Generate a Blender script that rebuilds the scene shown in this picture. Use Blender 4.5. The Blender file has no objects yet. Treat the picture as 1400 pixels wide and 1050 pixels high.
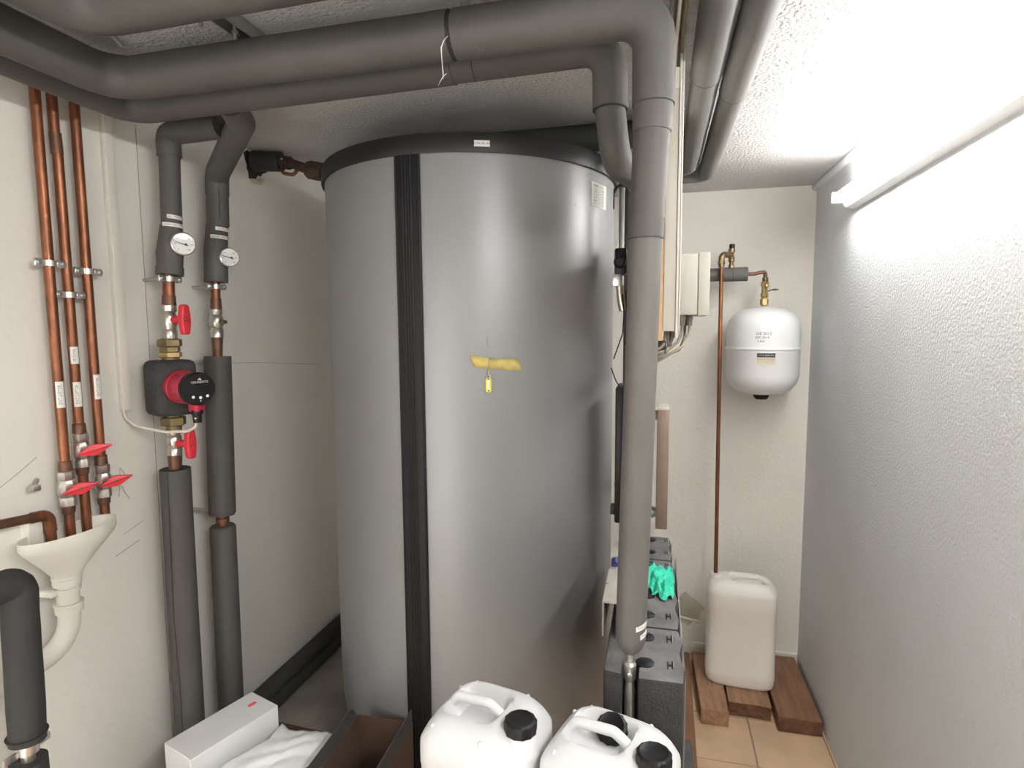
import bpy, bmesh, math, random
from mathutils import Vector, Matrix
random.seed(7)
SC = bpy.context.scene
COL = SC.collection
# ------------------------------------------------------------------ camera
cam_d = bpy.data.cameras.new('camera'); cam = bpy.data.objects.new('camera', cam_d); COL.objects.link(cam)
cam_d.sensor_fit = 'HORIZONTAL'; cam_d.sensor_width = 36.0; cam_d.lens = 36.0 * 800 / 1400
cam_d.clip_start = 0.02
cam.matrix_world = (Matrix.Translation((0, 0, 1.76)) @ Matrix.Rotation(math.radians(14.05), 4, 'Z')
                    @ Matrix.Rotation(math.radians(90 - 5.5), 4, 'X') @ Matrix.Rotation(math.radians(-0.4), 4, 'Z'))
SC.camera = cam
# ------------------------------------------------------------------ world, exposure
w = bpy.data.worlds.new('world'); SC.world = w; w.use_nodes = True
w.node_tree.nodes['Background'].inputs[0].default_value = (1.0, .99, .97, 1)
w.node_tree.nodes['Background'].inputs[1].default_value = 3.0   # added fill light, let in only through an added doorway behind the viewer
SC.view_settings.view_transform = 'Standard'; SC.view_settings.look = 'None'
SC.view_settings.gamma = 1; SC.view_settings.use_curve_mapping = False
SC.view_settings.exposure = 0.74
TUBE_POWER = 62.0        # emission of the fluorescent tubes
# room numbers (metres)
XL, XR, YB, YF, H = -1.50, 0.725, 3.15, -1.0, 2.43

# ------------------------------------------------------------------ materials
MATS = {}
def mat(name, col, rough=0.6, metal=0.0, var=0.0, vscale=8.0, bump=0.0, bscale=60.0, stain=None, spec=0.5,
        trans=0.0, emit=None, stretch=None, sss=0.0):
    m = bpy.data.materials.new(name); m.use_nodes = True; MATS[name] = m
    nt = m.node_tree; b = nt.nodes['Principled BSDF']; L = nt.links.new
    b.inputs['Base Color'].default_value = (*col, 1); b.inputs['Roughness'].default_value = rough
    b.inputs['Metallic'].default_value = metal; b.inputs['Specular IOR Level'].default_value = spec
    if trans: b.inputs['Transmission Weight'].default_value = trans
    if sss:
        b.inputs['Subsurface Weight'].default_value = sss; b.inputs['Subsurface Radius'].default_value = (0.02, 0.02, 0.02)
    if emit:
        b.inputs['Emission Color'].default_value = (*emit[0], 1); b.inputs['Emission Strength'].default_value = emit[1]
    tc = nt.nodes.new('ShaderNodeTexCoord'); co = tc.outputs['Object']
    if stretch:
        mp = nt.nodes.new('ShaderNodeMapping'); mp.inputs['Scale'].default_value = stretch
        L(co, mp.inputs[0]); co = mp.outputs[0]
    last = None
    if var:
        n = nt.nodes.new('ShaderNodeTexNoise'); n.inputs['Scale'].default_value = vscale; n.inputs['Detail'].default_value = 5
        L(co, n.inputs['Vector'])
        r = nt.nodes.new('ShaderNodeValToRGB')
        r.color_ramp.elements[0].position = 0.3; r.color_ramp.elements[1].position = 0.7
        r.color_ramp.elements[0].color = (*[c * (1 - var) for c in col], 1)
        r.color_ramp.elements[1].color = (*[min(1, c * (1 + var)) for c in col], 1)
        L(n.outputs['Fac'], r.inputs[0]); last = r.outputs[0]
    if stain:
        scol, sscale, lo, hi = stain
        n2 = nt.nodes.new('ShaderNodeTexNoise'); n2.inputs['Scale'].default_value = sscale; n2.inputs['Detail'].default_value = 8
        n2.inputs['Roughness'].default_value = 0.7
        L(co, n2.inputs['Vector'])
        mr = nt.nodes.new('ShaderNodeMapRange'); mr.inputs[1].default_value = lo; mr.inputs[2].default_value = hi
        L(n2.outputs['Fac'], mr.inputs[0])
        mx = nt.nodes.new('ShaderNodeMix'); mx.data_type = 'RGBA'
        L(mr.outputs[0], mx.inputs[0])
        if last: L(last, mx.inputs[6])
        else: mx.inputs[6].default_value = (*col, 1)
        mx.inputs[7].default_value = (*scol, 1); last = mx.outputs[2]
    if last: L(last, b.inputs['Base Color'])
    if bump:
        nb = nt.nodes.new('ShaderNodeTexNoise'); nb.inputs['Scale'].default_value = bscale; nb.inputs['Detail'].default_value = 3
        L(tc.outputs['Object'], nb.inputs['Vector'])
        bp = nt.nodes.new('ShaderNodeBump'); bp.inputs['Strength'].default_value = bump; bp.inputs['Distance'].default_value = 0.01
        L(nb.outputs['Fac'], bp.inputs['Height']); L(bp.outputs[0], b.inputs['Normal'])
    return m
mat('wall_cream', (.80, .775, .715), .9, var=.03, vscale=2.5, bump=.10, bscale=45, stain=((.62, .58, .50), 3.0, .66, .85))
mat('wall_back_plaster', (.84, .815, .75), .9, var=.03, vscale=3, bump=.28, bscale=55, stain=((.60, .55, .47), 4.0, .67, .85))
mat('wall_rough', (.70, .715, .74), .9, var=.02, vscale=4, bump=.34, bscale=120)
mat('ceiling_rough', (.60, .59, .575), .9, var=.03, vscale=3, bump=1.0, bscale=95, stain=((.62, .57, .50), 2.2, .64, .85))
mat('tile', (.62, .44, .28), .55, var=.12, vscale=6, bump=.05, bscale=30, stain=((.50, .38, .28), 9, .6, .8))
mat('grout', (.42, .36, .30), .95, var=.1, vscale=30)
mat('concrete', (.30, .27, .24), .95, var=.15, vscale=9, bump=.2, bscale=60)
mat('foam', (.082, .077, .071), .62, var=.10, vscale=5, bump=.05, bscale=120, spec=.35)
mat('foam_dark', (.042, .042, .041), .7, var=.10, vscale=6, bump=.12, bscale=70, spec=.3)
mat('foam_light', (.13, .126, .118), .6, var=.08, vscale=5, bump=.05, bscale=120, spec=.35)
mat('foam_worn', (.115, .108, .100), .6, var=.1, vscale=6, bump=.05, bscale=120, stain=((.03, .03, .03), 60, .68, .72), spec=.35)
mat('tank_silver', (.27, .27, .273), .40, metal=.30, var=.03, vscale=3, bump=.02, bscale=20)
mat('black_plastic', (.008, .008, .009), .42, var=.1, vscale=9, spec=.3)
mat('black_rim', (.011, .011, .012), .5, var=.15, vscale=7)
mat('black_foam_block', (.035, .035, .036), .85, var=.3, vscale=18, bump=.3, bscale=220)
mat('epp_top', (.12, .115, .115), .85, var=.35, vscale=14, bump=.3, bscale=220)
mat('copper', (.34, .135, .068), .42, metal=.8, var=.3, vscale=12, stain=((.13, .055, .033), 7, .42, .66), stretch=(4, 4, .8))
mat('copper_dark', (.17, .085, .055), .5, metal=.6, var=.35, vscale=20)
mat('brass', (.50, .37, .17), .35, metal=.85, var=.2, vscale=25)
mat('brass_dark', (.25, .19, .10), .45, metal=.8, var=.25, vscale=25)
mat('nickel', (.62, .59, .54), .3, metal=.9, var=.15, vscale=25, stain=((.32, .26, .2), 40, .55, .7))
mat('zinc', (.72, .71, .68), .28, metal=.9, var=.08, vscale=20)
mat('rod_steel', (.42, .43, .42), .4, metal=.8, var=.1, vscale=20)
mat('red_plastic', (.60, .030, .045), .45, var=.1, vscale=20)
mat('pump_red', (.42, .02, .05), .45, var=.1, vscale=20)
mat('white_plastic', (.80, .78, .70), .45, var=.02, vscale=5)
mat('can_white', (.68, .685, .69), .38, var=.02, vscale=4, sss=.15)
mat('can_milky', (.88, .85, .80), .45, var=.03, vscale=4, sss=.2)
mat('vessel_white', (.82, .825, .83), .3, var=.01, vscale=4)
mat('label_white', (.74, .73, .69), .6, var=.02, vscale=20)
mat('label_cream', (.62, .54, .42), .6, var=.1, vscale=40)
mat('ink', (.03, .03, .035), .7, var=.1, vscale=30)
mat('ink_grey', (.22, .22, .23), .7, var=.1, vscale=30)
mat('duct_beige', (.76, .73, .66), .5, var=.02, vscale=5)
mat('box_beige', (.47, .455, .40), .5, var=.02, vscale=5)
mat('plate_white', (.66, .64, .58), .5, var=.02, vscale=5)
mat('mdf', (.56, .36, .19), .75, var=.08, vscale=40)
mat('duct_grey', (.50, .465, .40), .5, var=.02, vscale=5)
mat('cable_beige', (.22, .18, .13), .55, var=.1, vscale=20)
mat('cable_grey', (.16, .14, .115), .55, var=.1, vscale=20)
mat('cable_white', (.72, .66, .58), .5, var=.05, vscale=20)
mat('tape_yellow', (.60, .48, .15), .5, var=.15, vscale=40)
mat('tag_yellow', (.78, .68, .03), .35, var=.03, vscale=10)
mat('green_cloth', (.03, .50, .33), .7, var=.1, vscale=20)
mat('wood_brown', (.235, .12, .068), .7, var=.25, vscale=5, stretch=(8, 1, 8), bump=.1, bscale=40)
mat('wood_end', (.15, .068, .036), .85, var=.4, vscale=30, bump=.4, bscale=60)
mat('wood_pale', (.34, .195, .11), .75, var=.25, vscale=6, stretch=(6, 1, 6), stain=((.20, .11, .06), 14, .55, .7), bump=.15, bscale=50)
mat('hx_brown', (.22, .155, .12), .5, metal=.2, var=.12, vscale=12)
mat('channel_metal', (.50, .47, .42), .55, metal=.4, var=.12, vscale=12, stain=((.18, .15, .12), 45, .62, .7))
mat('carton_white', (.80, .80, .79), .6, var=.02, vscale=6)
mat('carton_brown', (.085, .048, .030), .85, var=.12, vscale=10, bump=.05, bscale=90)
mat('carton_dark', (.05, .046, .044), .7, var=.15, vscale=10)
mat('paper_white', (.86, .86, .87), .8, var=.02, vscale=6, bump=.1, bscale=30)
mat('pink_label', (.78, .10, .17), .6, var=.05, vscale=60)
mat('blue_plastic', (.02, .03, .14), .45, var=.1, vscale=10)
mat('hole_dark', (.035, .028, .022), .95, var=.4, vscale=40, bump=.5, bscale=80)
mat('mortar', (.62, .54, .42), .95, var=.15, vscale=40, bump=.5, bscale=120)
mat('rust_brown', (.075, .045, .033), .65, metal=.3, var=.3, vscale=25)
mat('lamp_white', (.82, .83, .82), .45, var=.01, vscale=5)
mat('tube_glow', (.95, .96, 1.0), .3, emit=((1.0, .985, .955), TUBE_POWER * .72))
mat('tube_glow_strong', (.95, .96, 1.0), .3, emit=((1.0, .985, .955), TUBE_POWER * 1.6))  # out-of-view second tube, set stronger than the first to even out the light
mat('clear_film', (.85, .82, .75), .15, trans=.85)
mat('glass_face', (.70, .70, .69), .25, var=.01, vscale=10)
mat('led_white', (.8, .8, .8), .4, var=.01, vscale=10)

# ------------------------------------------------------------------ builders
OFF = {}
CUR = [Matrix.Identity(4)]
def root(name, label, cat, loc, group=None):
    o = bpy.data.objects.new(name, None); COL.objects.link(o); o.location = loc
    o.empty_display_size = .05
    o['label'] = label; o['category'] = cat
    if group: o['group'] = group
    OFF[o.name] = Vector(loc); return o
def tag(o, label, cat, group=None):
    o['label'] = label; o['category'] = cat
    if group: o['group'] = group
    return o
def link(name, me, m, parent=None, smooth=False):
    """me is in world coordinates (after CUR); becomes a child of parent in the parent's frame"""
    me.transform(CUR[-1])
    o = bpy.data.objects.new(name, me); COL.objects.link(o)
    if parent is not None:
        off = OFF[parent.name]
        me.transform(Matrix.Translation(-off)); o.parent = parent
    else:
        bb = [Vector(v.co) for v in me.vertices]
        lo = Vector((min(v.x for v in bb), min(v.y for v in bb), min(v.z for v in bb)))
        hi = Vector((max(v.x for v in bb), max(v.y for v in bb), max(v.z for v in bb)))
        off = Vector(((lo.x + hi.x) / 2, (lo.y + hi.y) / 2, lo.z))
        me.transform(Matrix.Translation(-off)); o.location = off
    OFF[o.name] = off
    me.materials.append(MATS[m] if isinstance(m, str) else m)
    if smooth:
        for p in me.polygons: p.use_smooth = True
        try: me.set_sharp_from_angle(angle=math.radians(38))
        except Exception: pass
    return o
# children of a part share its offset: parts sit at the thing's origin with identity transform
def from_bm(name, bm, m, parent=None, smooth=False):
    bmesh.ops.recalc_face_normals(bm, faces=bm.faces[:])
    me = bpy.data.meshes.new(name); bm.to_mesh(me); bm.free()
    return link(name, me, m, parent, smooth)
def pyd(name, v, f, m, parent=None, smooth=False):
    me = bpy.data.meshes.new(name); me.from_pydata([tuple(p) for p in v], [], f); me.update()
    bm = bmesh.new(); bm.from_mesh(me); bpy.data.meshes.remove(me)
    return from_bm(name, bm, m, parent, smooth)
def box(name, lo, hi, m, parent=None, bev=0.0, seg=2, rot=None, smooth=None):
    lo = Vector(lo); hi = Vector(hi); c = (lo + hi) / 2; s = hi - lo
    bm = bmesh.new(); bmesh.ops.create_cube(bm, size=1.0)
    bmesh.ops.scale(bm, vec=s, verts=bm.verts)
    if bev: bmesh.ops.bevel(bm, geom=bm.edges[:], offset=bev, segments=seg, affect='EDGES', profile=.5)
    M = Matrix.Translation(c)
    if rot: M = M @ rot
    bm.transform(M)
    return from_bm(name, bm, m, parent, bool(bev) if smooth is None else smooth)
def prism(name, poly, z0, z1, m, parent=None, bev=0.0, seg=2):
    bm = bmesh.new()
    a = [bm.verts.new((x, y, z0)) for x, y in poly]; b = [bm.verts.new((x, y, z1)) for x, y in poly]
    n = len(poly); bm.faces.new(a[::-1]); bm.faces.new(b)
    for i in range(n): bm.faces.new((a[i], a[(i + 1) % n], b[(i + 1) % n], b[i]))
    bmesh.ops.recalc_face_normals(bm, faces=bm.faces[:])
    if bev: bmesh.ops.bevel(bm, geom=bm.edges[:], offset=bev, segments=seg, affect='EDGES', profile=.5)
    return from_bm(name, bm, m, parent, bool(bev))
def fil(pts, r, n=7):
    """round the corners of a polyline"""
    P = [Vector(p) for p in pts]; out = [P[0]]
    for i in range(1, len(P) - 1):
        a = P[i - 1] - P[i]; b = P[i + 1] - P[i]
        rr = r[i - 1] if isinstance(r, (list, tuple)) else r
        ang = a.angle(b); t = min(rr / math.tan(ang / 2), a.length * .49, b.length * .49)
        if math.pi - ang < .02 or rr <= 0: out.append(P[i]); continue
        rad = t * math.tan(ang / 2); a.normalize(); b.normalize()
        c = P[i] + (a + b).normalized() * (rad / math.sin(ang / 2))
        s = P[i] + a * t - c; e = P[i] + b * t - c
        for k in range(n + 1): out.append(c + s.normalized().slerp(e.normalized(), k / n) * rad)
    out.append(P[-1]); return out
def tube(name, pts, r, m, parent=None, seg=20, wob=0.0, sub=None, squash=None):
    P = [Vector(p) for p in pts]; N = len(P)
    R = list(r) if isinstance(r, (list, tuple)) else [r] * N
    if len(R) != N:
        R0 = R; R = []
        for i in range(N):
            f = i / (N - 1) * (len(R0) - 1); k = min(int(f), len(R0) - 2); R.append(R0[k] + (R0[k + 1] - R0[k]) * (f - k))
    if sub:   # subdivide long spans
        Q = [P[0]]; S = [R[0]]
        for i in range(N - 1):
            n = max(1, int((P[i + 1] - P[i]).length / sub))
            for k in range(1, n + 1): Q.append(P[i].lerp(P[i + 1], k / n)); S.append(R[i] + (R[i + 1] - R[i]) * k / n)
        P, R = Q, S
    N = len(P)
    T = [(P[min(i + 1, N - 1)] - P[max(i - 1, 0)]).normalized() for i in range(N)]
    up = Vector((0, 0, 1)) if abs(T[0].z) < .9 else Vector((1, 0, 0))
    u = T[0].cross(up).normalized(); vs = []; fs = []
    for i in range(N):
        if i:
            q = T[i - 1].rotation_difference(T[i]); u = q @ u
        u = (u - T[i] * u.dot(T[i])).normalized(); v = T[i].cross(u)
        ww = 1 + random.uniform(-wob, wob)
        for k in range(seg):
            a = 2 * math.pi * k / seg; w2 = ww * (1 + random.uniform(-wob, wob) * .4)
            vs.append(P[i] + (u * math.cos(a) + v * math.sin(a) * (squash or 1)) * R[i] * w2)
    for i in range(N - 1):
        for k in range(seg):
            fs.append((i * seg + k, i * seg + (k + 1) % seg, (i + 1) * seg + (k + 1) % seg, (i + 1) * seg + k))
    fs.append(tuple(range(seg))[::-1]); fs.append(tuple(range((N - 1) * seg, N * seg)))
    return pyd(name, vs, fs, m, parent, True)
def frame_to(axis):
    z = Vector(axis).normalized(); return z.to_track_quat('Z', 'Y').to_matrix().to_4x4()
def lathe(name, prof, loc, m, parent=None, axis=(0, 0, 1), seg=32, M=None):
    """prof: list of (radius, height along axis)"""
    T = M if M is not None else Matrix.Translation(Vector(loc)) @ frame_to(axis)
    vs = []; fs = []; rings = []
    for r, h in prof:
        if r < 1e-5: rings.append([len(vs)]); vs.append(T @ Vector((0, 0, h)))
        else:
            rings.append(list(range(len(vs), len(vs) + seg)))
            vs += [T @ Vector((r * math.cos(2 * math.pi * k / seg), r * math.sin(2 * math.pi * k / seg), h)) for k in range(seg)]
    for A, B in zip(rings, rings[1:]):
        if len(A) == 1 and len(B) == 1: continue
        for k in range(seg):
            if len(A) == 1: fs.append((A[0], B[k], B[(k + 1) % seg]))
            elif len(B) == 1: fs.append((A[k], A[(k + 1) % seg], B[0]))
            else: fs.append((A[k], A[(k + 1) % seg], B[(k + 1) % seg], B[k]))
    if len(rings[0]) > 1: fs.append(tuple(rings[0][::-1]))
    if len(rings[-1]) > 1: fs.append(tuple(rings[-1]))
    return pyd(name, vs, fs, m, parent, True)
def text_mesh(s, size, align='CENTER', space=1.0):
    c = bpy.data.curves.new('t', 'FONT'); c.body = s; c.size = size; c.align_x = align; c.align_y = 'CENTER'
    c.space_character = space; c.resolution_u = 2
    o = bpy.data.objects.new('t', c); COL.objects.link(o)
    dg = bpy.context.evaluated_depsgraph_get(); dg.update()
    me = bpy.data.meshes.new_from_object(o.evaluated_get(dg))
    bpy.data.objects.remove(o); bpy.data.curves.remove(c); me.materials.clear()
    return me
def text(name, s, size, M, m, parent, align='CENTER', space=1.0):
    me = text_mesh(s, size, align, space); me.transform(M); me.name = name
    return link(name, me, m, parent)
def plane_M(origin, xdir, ydir):
    x = Vector(xdir).normalized(); y = Vector(ydir); z = x.cross(y).normalized(); y = z.cross(x)
    M = Matrix((x, y, z)).transposed().to_4x4(); M.translation = Vector(origin); return M
def cyl_text(name, s, size, c, r, th, z, m, parent, vertical=False):
    """text wrapped on a vertical cylinder; th in degrees is the outward direction"""
    me = text_mesh(s, size)
    for v in me.vertices:
        x, y = v.co.x, v.co.y
        if vertical: x, y = -y, x
        a = math.radians(th) + x / r
        v.co = Vector((c[0] + r * math.cos(a), c[1] + r * math.sin(a), z + y))
    me.name = name
    return link(name, me, m, parent)
def cyl_patch(name, c, r, th0, th1, z0, z1, m, parent, t=.0012, n=10, skew=0.0):
    """curved thin sheet on a vertical cylinder, th in degrees; skew tilts it"""
    vs = []; fs = []
    for i in range(n + 1):
        k = i / n; a = math.radians(th0 + (th1 - th0) * k); dz = skew * k
        for rr in (r, r + t):
            for z in (z0, z1): vs.append((c[0] + rr * math.cos(a), c[1] + rr * math.sin(a), z + dz))
    for i in range(n):
        b = i * 4; e = b + 4
        fs += [(b, b + 1, e + 1, e), (b + 2, e + 2, e + 3, b + 3), (b, e, e + 2, b + 2), (b + 1, b + 3, e + 3, e + 1)]
    fs += [(0, 2, 3, 1), (n * 4, n * 4 + 1, n * 4 + 3, n * 4 + 2)]
    return pyd(name, vs, fs, m, parent, True)
def hexnut(name, loc, r, h, m, parent, axis=(0, 0, 1)):
    return lathe(name, [(r * .9, -h / 2), (r, -h / 2 + .002), (r, h / 2 - .002), (r * .9, h / 2)], loc, m, parent, axis, seg=6)
def struct(o): o['kind'] = 'structure'; return o
D2R = math.radians

# ------------------------------------------------------------------ room shell
def slab(name, lo, hi, m): return struct(box(name, lo, hi, m))
ceil = slab('ceiling', (XL - .1, YF - .1, H), (XR + .1, YB + .1, H + .1), 'ceiling_rough')
wl = slab('wall_left', (XL - .1, YF - .1, -.1), (XL, YB + .1, H), 'wall_cream')
wb = slab('wall_back', (XL, YB, -.1), (XR, YB + .1, H), 'wall_back_plaster')
wr = slab('wall_right', (XR, YF - .1, -.1), (XR + .1, YB + .1, H), 'wall_rough')
CUR.append(Matrix.Rotation(math.radians(90), 4, 'X'))
DX0, DX1, DH = -1.36, -.42, 2.0  # unseen doorway, added so the fill light can reach the room
wf = struct(prism('wall_front', [(XL, 0), (DX0, 0), (DX0, DH), (DX1, DH), (DX1, 0), (XR, 0), (XR, H), (XL, H)], -YF, -YF + .1, 'wall_cream'))
CUR.pop()
dr = struct(box('fill_door_1', (DX0 - .05, YF - .02, 0), (DX0, YF + .012, DH + .05), 'lamp_white'))  # frame around the added fill-light opening
box('fill_door_frame', (DX1, YF - .02, 0), (DX1 + .05, YF + .012, DH + .05), 'lamp_white', dr); box('fill_door_frame', (DX0, YF - .02, DH), (DX1, YF + .012, DH + .05), 'lamp_white', dr)
fl = slab('floor', (XL, YF, -.1), (XR, YB, -.008), 'grout')
# tiles: 0.30 m grid, joints at X = 0.415 and Y = 2.36
tile_me = None
x = .415 - 7 * .30; xs = []
while x < XR: xs.append(x); x += .30
ys = []; y = 2.36 - 12 * .30
while y < YB: ys.append(y); y += .30
for tx in xs:
    for ty in ys:
        x0, x1 = max(tx + .003, XL), min(tx + .297, XR); y0, y1 = max(ty + .003, YF), min(ty + .297, YB)
        if x1 - x0 < .004 or y1 - y0 < .004: continue
        full = (x1 - x0 > .293 and y1 - y0 > .293)
        if full and tile_me is not None:
            o = bpy.data.objects.new('tile', tile_me); COL.objects.link(o); o.parent = fl
            o.location = Vector((x0, y0, 0)) - tile_org
        else:
            o = box('tile', (x0, y0, -.009), (x1, y1, random.uniform(-.0005, .0005)), 'tile', fl, bev=.002, seg=1, smooth=False)
            if full: tile_me = o.data; tile_org = Vector((x0, y0, 0))
# concrete plinth under the tank
slab('floor_plinth', (XL, 1.56, 0), (-.16, YB, .25), 'concrete')
# cove trim along ceiling and right wall
struct(tube('trim_1', [(XR - .008, YF + .01, H - .012), (XR - .008, YB - .005, H - .012)], .017, 'wall_rough', None, 10))
struct(box('baseboard_back', (.20, YB - .012, 0), (XR - .005, YB, .07), 'wall_back_plaster'))
# ragged pipe hole in the left wall (dark cavity mouth with crumbled mortar lip)
hv = []; hn = 18; hc = (1.985, 2.372)
for k in range(hn):
    a = 2 * math.pi * k / hn; rr = .048 + .012 * math.sin(3 * a + 1) + random.uniform(-.008, .008)
    hv.append((hc[0] + 1.15 * rr * math.cos(a), hc[1] + rr * .95 * math.sin(a)))
vs = [(XL + .0015, y, z) for y, z in hv] + [(XL - .0005, y, z) for y, z in hv]
pyd('pipe_hole', vs, [tuple(range(hn))] + [(i, (i + 1) % hn, hn + (i + 1) % hn, hn + i) for i in range(hn)], 'hole_dark', wl)
for k, (dy, dz, rr) in enumerate(((.0, -.052, .014), (.022, -.05, .012), (.035, -.04, .010), (-.02, -.052, .008))):
    bm = bmesh.new(); bmesh.ops.create_icosphere(bm, subdivisions=2, radius=rr)
    for v in bm.verts: v.co *= random.uniform(.75, 1.15)
    bm.transform(Matrix.Translation((XL + .004, hc[0] + dy, hc[1] + dz)) @ Matrix.Diagonal((.5, 1.5, .8, 1)))
    from_bm('mortar_lump', bm, 'mortar', wl)
# pencil marks and hairline cracks on the left wall
def mark(pts, r=.0009, m='ink_grey', parent=None):
    tube('pencil_mark', [(XL + .0004, y, z) for y, z in pts], r, m, parent or wl, 5)
mark([(1.322, 1.283), (1.327, 1.32), (1.332, 1.366), (1.343, 1.35), (1.350, 1.325)])
mark([(1.333, 1.312), (1.342, 1.29), (1.356, 1.268)])
mark([(1.016, 1.393), (1.06, 1.418), (1.105, 1.447)], .0006)
mark([(1.60, 1.650), (1.95, 1.633), (2.395, 1.598)], .0006)
mark([(1.33, 1.17), (1.40, 1.19)], .0006); mark([(1.30, 1.115), (1.38, 1.135)], .0008)
mark([(1.462, 2.36), (1.460, 2.0), (1.458, 1.6), (1.455, 1.1), (1.452, .6), (1.45, .25)], .0009)
mark([(1.36, 1.76), (1.366, 1.768), (1.36, 1.776), (1.355, 1.768), (1.362, 1.758)], .0006)

# ------------------------------------------------------------------ fluorescent lamps on the right wall
def lamp(y0, y1, label, glow='tube_glow', M=None):
    """built hanging on the right wall; M moves the whole fitting elsewhere"""
    if M: CUR.append(M)
    t = root('fluorescent_lamp', label, 'lamp', (XR, (y0 + y1) / 2, 2.21) if not M else M @ Vector((XR, (y0 + y1) / 2, 2.25)), 'tube lamps of the plant room')
    prism_pts = [(XR, 2.205), (XR - .032, 2.212), (XR - .046, 2.228), (XR - .046, 2.272), (XR - .03, 2.288), (XR, 2.292)]
    vs = [(x, y0, z) for x, z in prism_pts] + [(x, y1, z) for x, z in prism_pts]; n = len(prism_pts)
    b = pyd('batten', vs, [tuple(range(n)), tuple(range(n, 2 * n))] + [(i, (i + 1) % n, n + (i + 1) % n, n + i) for i in range(n)], 'lamp_white', t)
    for yy in (y0 + .012, y1 - .012):
        box('lamp_holder', (XR - .088, yy - .010, 2.228), (XR - .044, yy + .010, 2.270), 'lamp_white', t, .004)
    tube('light_tube', [(XR - .068, y0 + .024, 2.25), (XR - .068, y1 - .024, 2.25)], .0145, glow, t, 20)
    lathe('starter', [(.010, 0), (.010, .012), (.008, .014)], (XR - .030, y0 + .3, 2.209), 'lamp_white', t, (0, 0, -1), 14)
    if M: CUR.pop()
lamp(1.04, 2.56, 'long white fluorescent tube lamp glowing high on the rough right wall')
lamp(-.66, .60, 'second fluorescent tube lamp continuing the first one along the right wall', 'tube_glow_strong')

# ------------------------------------------------------------------ buffer tank
TC = (-.654, 2.043); TR = .5
t = root('buffer_tank', 'large silver grey cylindrical buffer tank with black rim and black vertical seam strip', 'tank', (TC[0], TC[1], .25))
lathe('jacket', [(0, .255), (.44, .255), (.462, .27), (.485, .36), (.497, .48), (TR, .6), (TR, 2.238), (0, 2.238)], (*TC, 0), 'tank_silver', t, seg=128)
lathe('base_ring', [(.40, .25), (.44, .25), (.44, .27), (.40, .27)], (*TC, 0), 'black_rim', t, seg=64)
lathe('top_rim', [(0, 2.236), (.497, 2.236), (.510, 2.233), (.511, 2.236), (.511, 2.278), (.507, 2.286), (.49, 2.288), (0, 2.288)], (*TC, 0), 'black_rim', t, seg=128)
def tp(th, z, r): return (TC[0] + r * math.cos(D2R(th)), TC[1] + r * math.sin(D2R(th)), z)
s = cyl_patch('seam_strip', TC, TR - .004, -97.0, -88.6, .40, 2.234, 'black_plastic', t, t=.010, n=8)
for th in (-96.9, -94.6, -93.6, -92.7, -91.8, -88.9):
    tube('strip_rib', [tp(th, .40, TR + .005), tp(th, 2.233, TR + .005)], .0034, 'black_plastic', s, 8)
s = cyl_patch('name_sticker', TC, .511, -71.4, -66.6, 2.247, 2.263, 'label_white', t)
cyl_text('lettering', 'OSKAR-AP', .0095, TC, .5124, -69.0, 2.255, 'ink', s)
s = cyl_patch('rating_plate', TC, TR, -26.0, -14.5, 2.128, 2.2, 'label_white', t)
cyl_text('lettering', 'OSKAR', .009, TC, TR + .0014, -23.2, 2.190, 'ink', s)
cyl_text('lettering', 'Schichtspeicher', .0055, TC, TR + .0014, -18.0, 2.191, 'ink_grey', s)
for k, (a, b_) in enumerate((('Typ', '10/1000'), ('Inhalt', '1000 l'), ('Druck', '3 bar'), ('Temp.', '95 C'), ('Baujahr', '2003'), ('Nr.', '12041'))):
    z = 2.180 - k * .0085
    cyl_text('lettering', a, .0065, TC, TR + .0014, -23.6, z, 'ink', s)
    cyl_text('lettering', b_, .0065, TC, TR + .0014, -17.6, z, 'ink', s)
# scuffs on the jacket
tube('scuff', [tp(-68.0, 1.735, TR + .0003), tp(-67.9, 1.72, TR + .0003), tp(-67.7, 1.708, TR + .0003)], .0009, 'ink_grey', t, 5)
tube('scuff', [tp(-35.2, 2.115, TR + .0003), tp(-34.8, 2.122, TR + .0003)], .0008, 'ink_grey', t, 5)
# yellow tape strip and key tag hanging from it
n = 22; vs = []; fs = []
for i in range(n + 1):
    k = i / n; th = -73.4 + (16.0) * k; bulge = .0020 + .0055 * math.exp(-((k - .36) / .05) ** 2) + .0008 * math.sin(k * 30)
    zc = 1.6665 - .013 * k; sl = .006 * (k if k > .5 else -(1 - k) * .0)
    for zz, o_ in ((zc + .0155 + .002 * math.sin(9 * k), 0), (zc, .0008 * math.sin(k * 22)), (zc - .0165 + .0018 * math.sin(14 * k + 1), 0)):
        thx = th + (1.2 if zz < zc else (-.3 if zz > zc else .4)) * (1 if k < .5 else 1)
        vs.append(tp(thx, zz, TR + bulge + o_))
for i in range(n):
    for j in range(2): fs.append((i * 3 + j, i * 3 + j + 1, i * 3 + j + 4, i * 3 + j + 3))
o = pyd('adhesive_tape', vs, fs, 'tape_yellow', None, True); sd = o.modifiers.new('s', 'SOLIDIFY'); sd.thickness = .0006; sd.offset = 1
tag(o, 'strip of yellow adhesive tape stuck on the silver tank', 'tape')
kt = root('key_tag', 'yellow plastic key tag hanging under the yellow tape on the tank', 'key tag', tp(-67.8, 1.58, TR + .006))
th0 = -67.8; rad = Vector((math.cos(D2R(th0)), math.sin(D2R(th0)), 0)); tan = Vector((-rad.y, rad.x, 0))
M = plane_M(tp(th0, 1.600, TR + .007), tan, (0, 0, 1))
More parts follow.
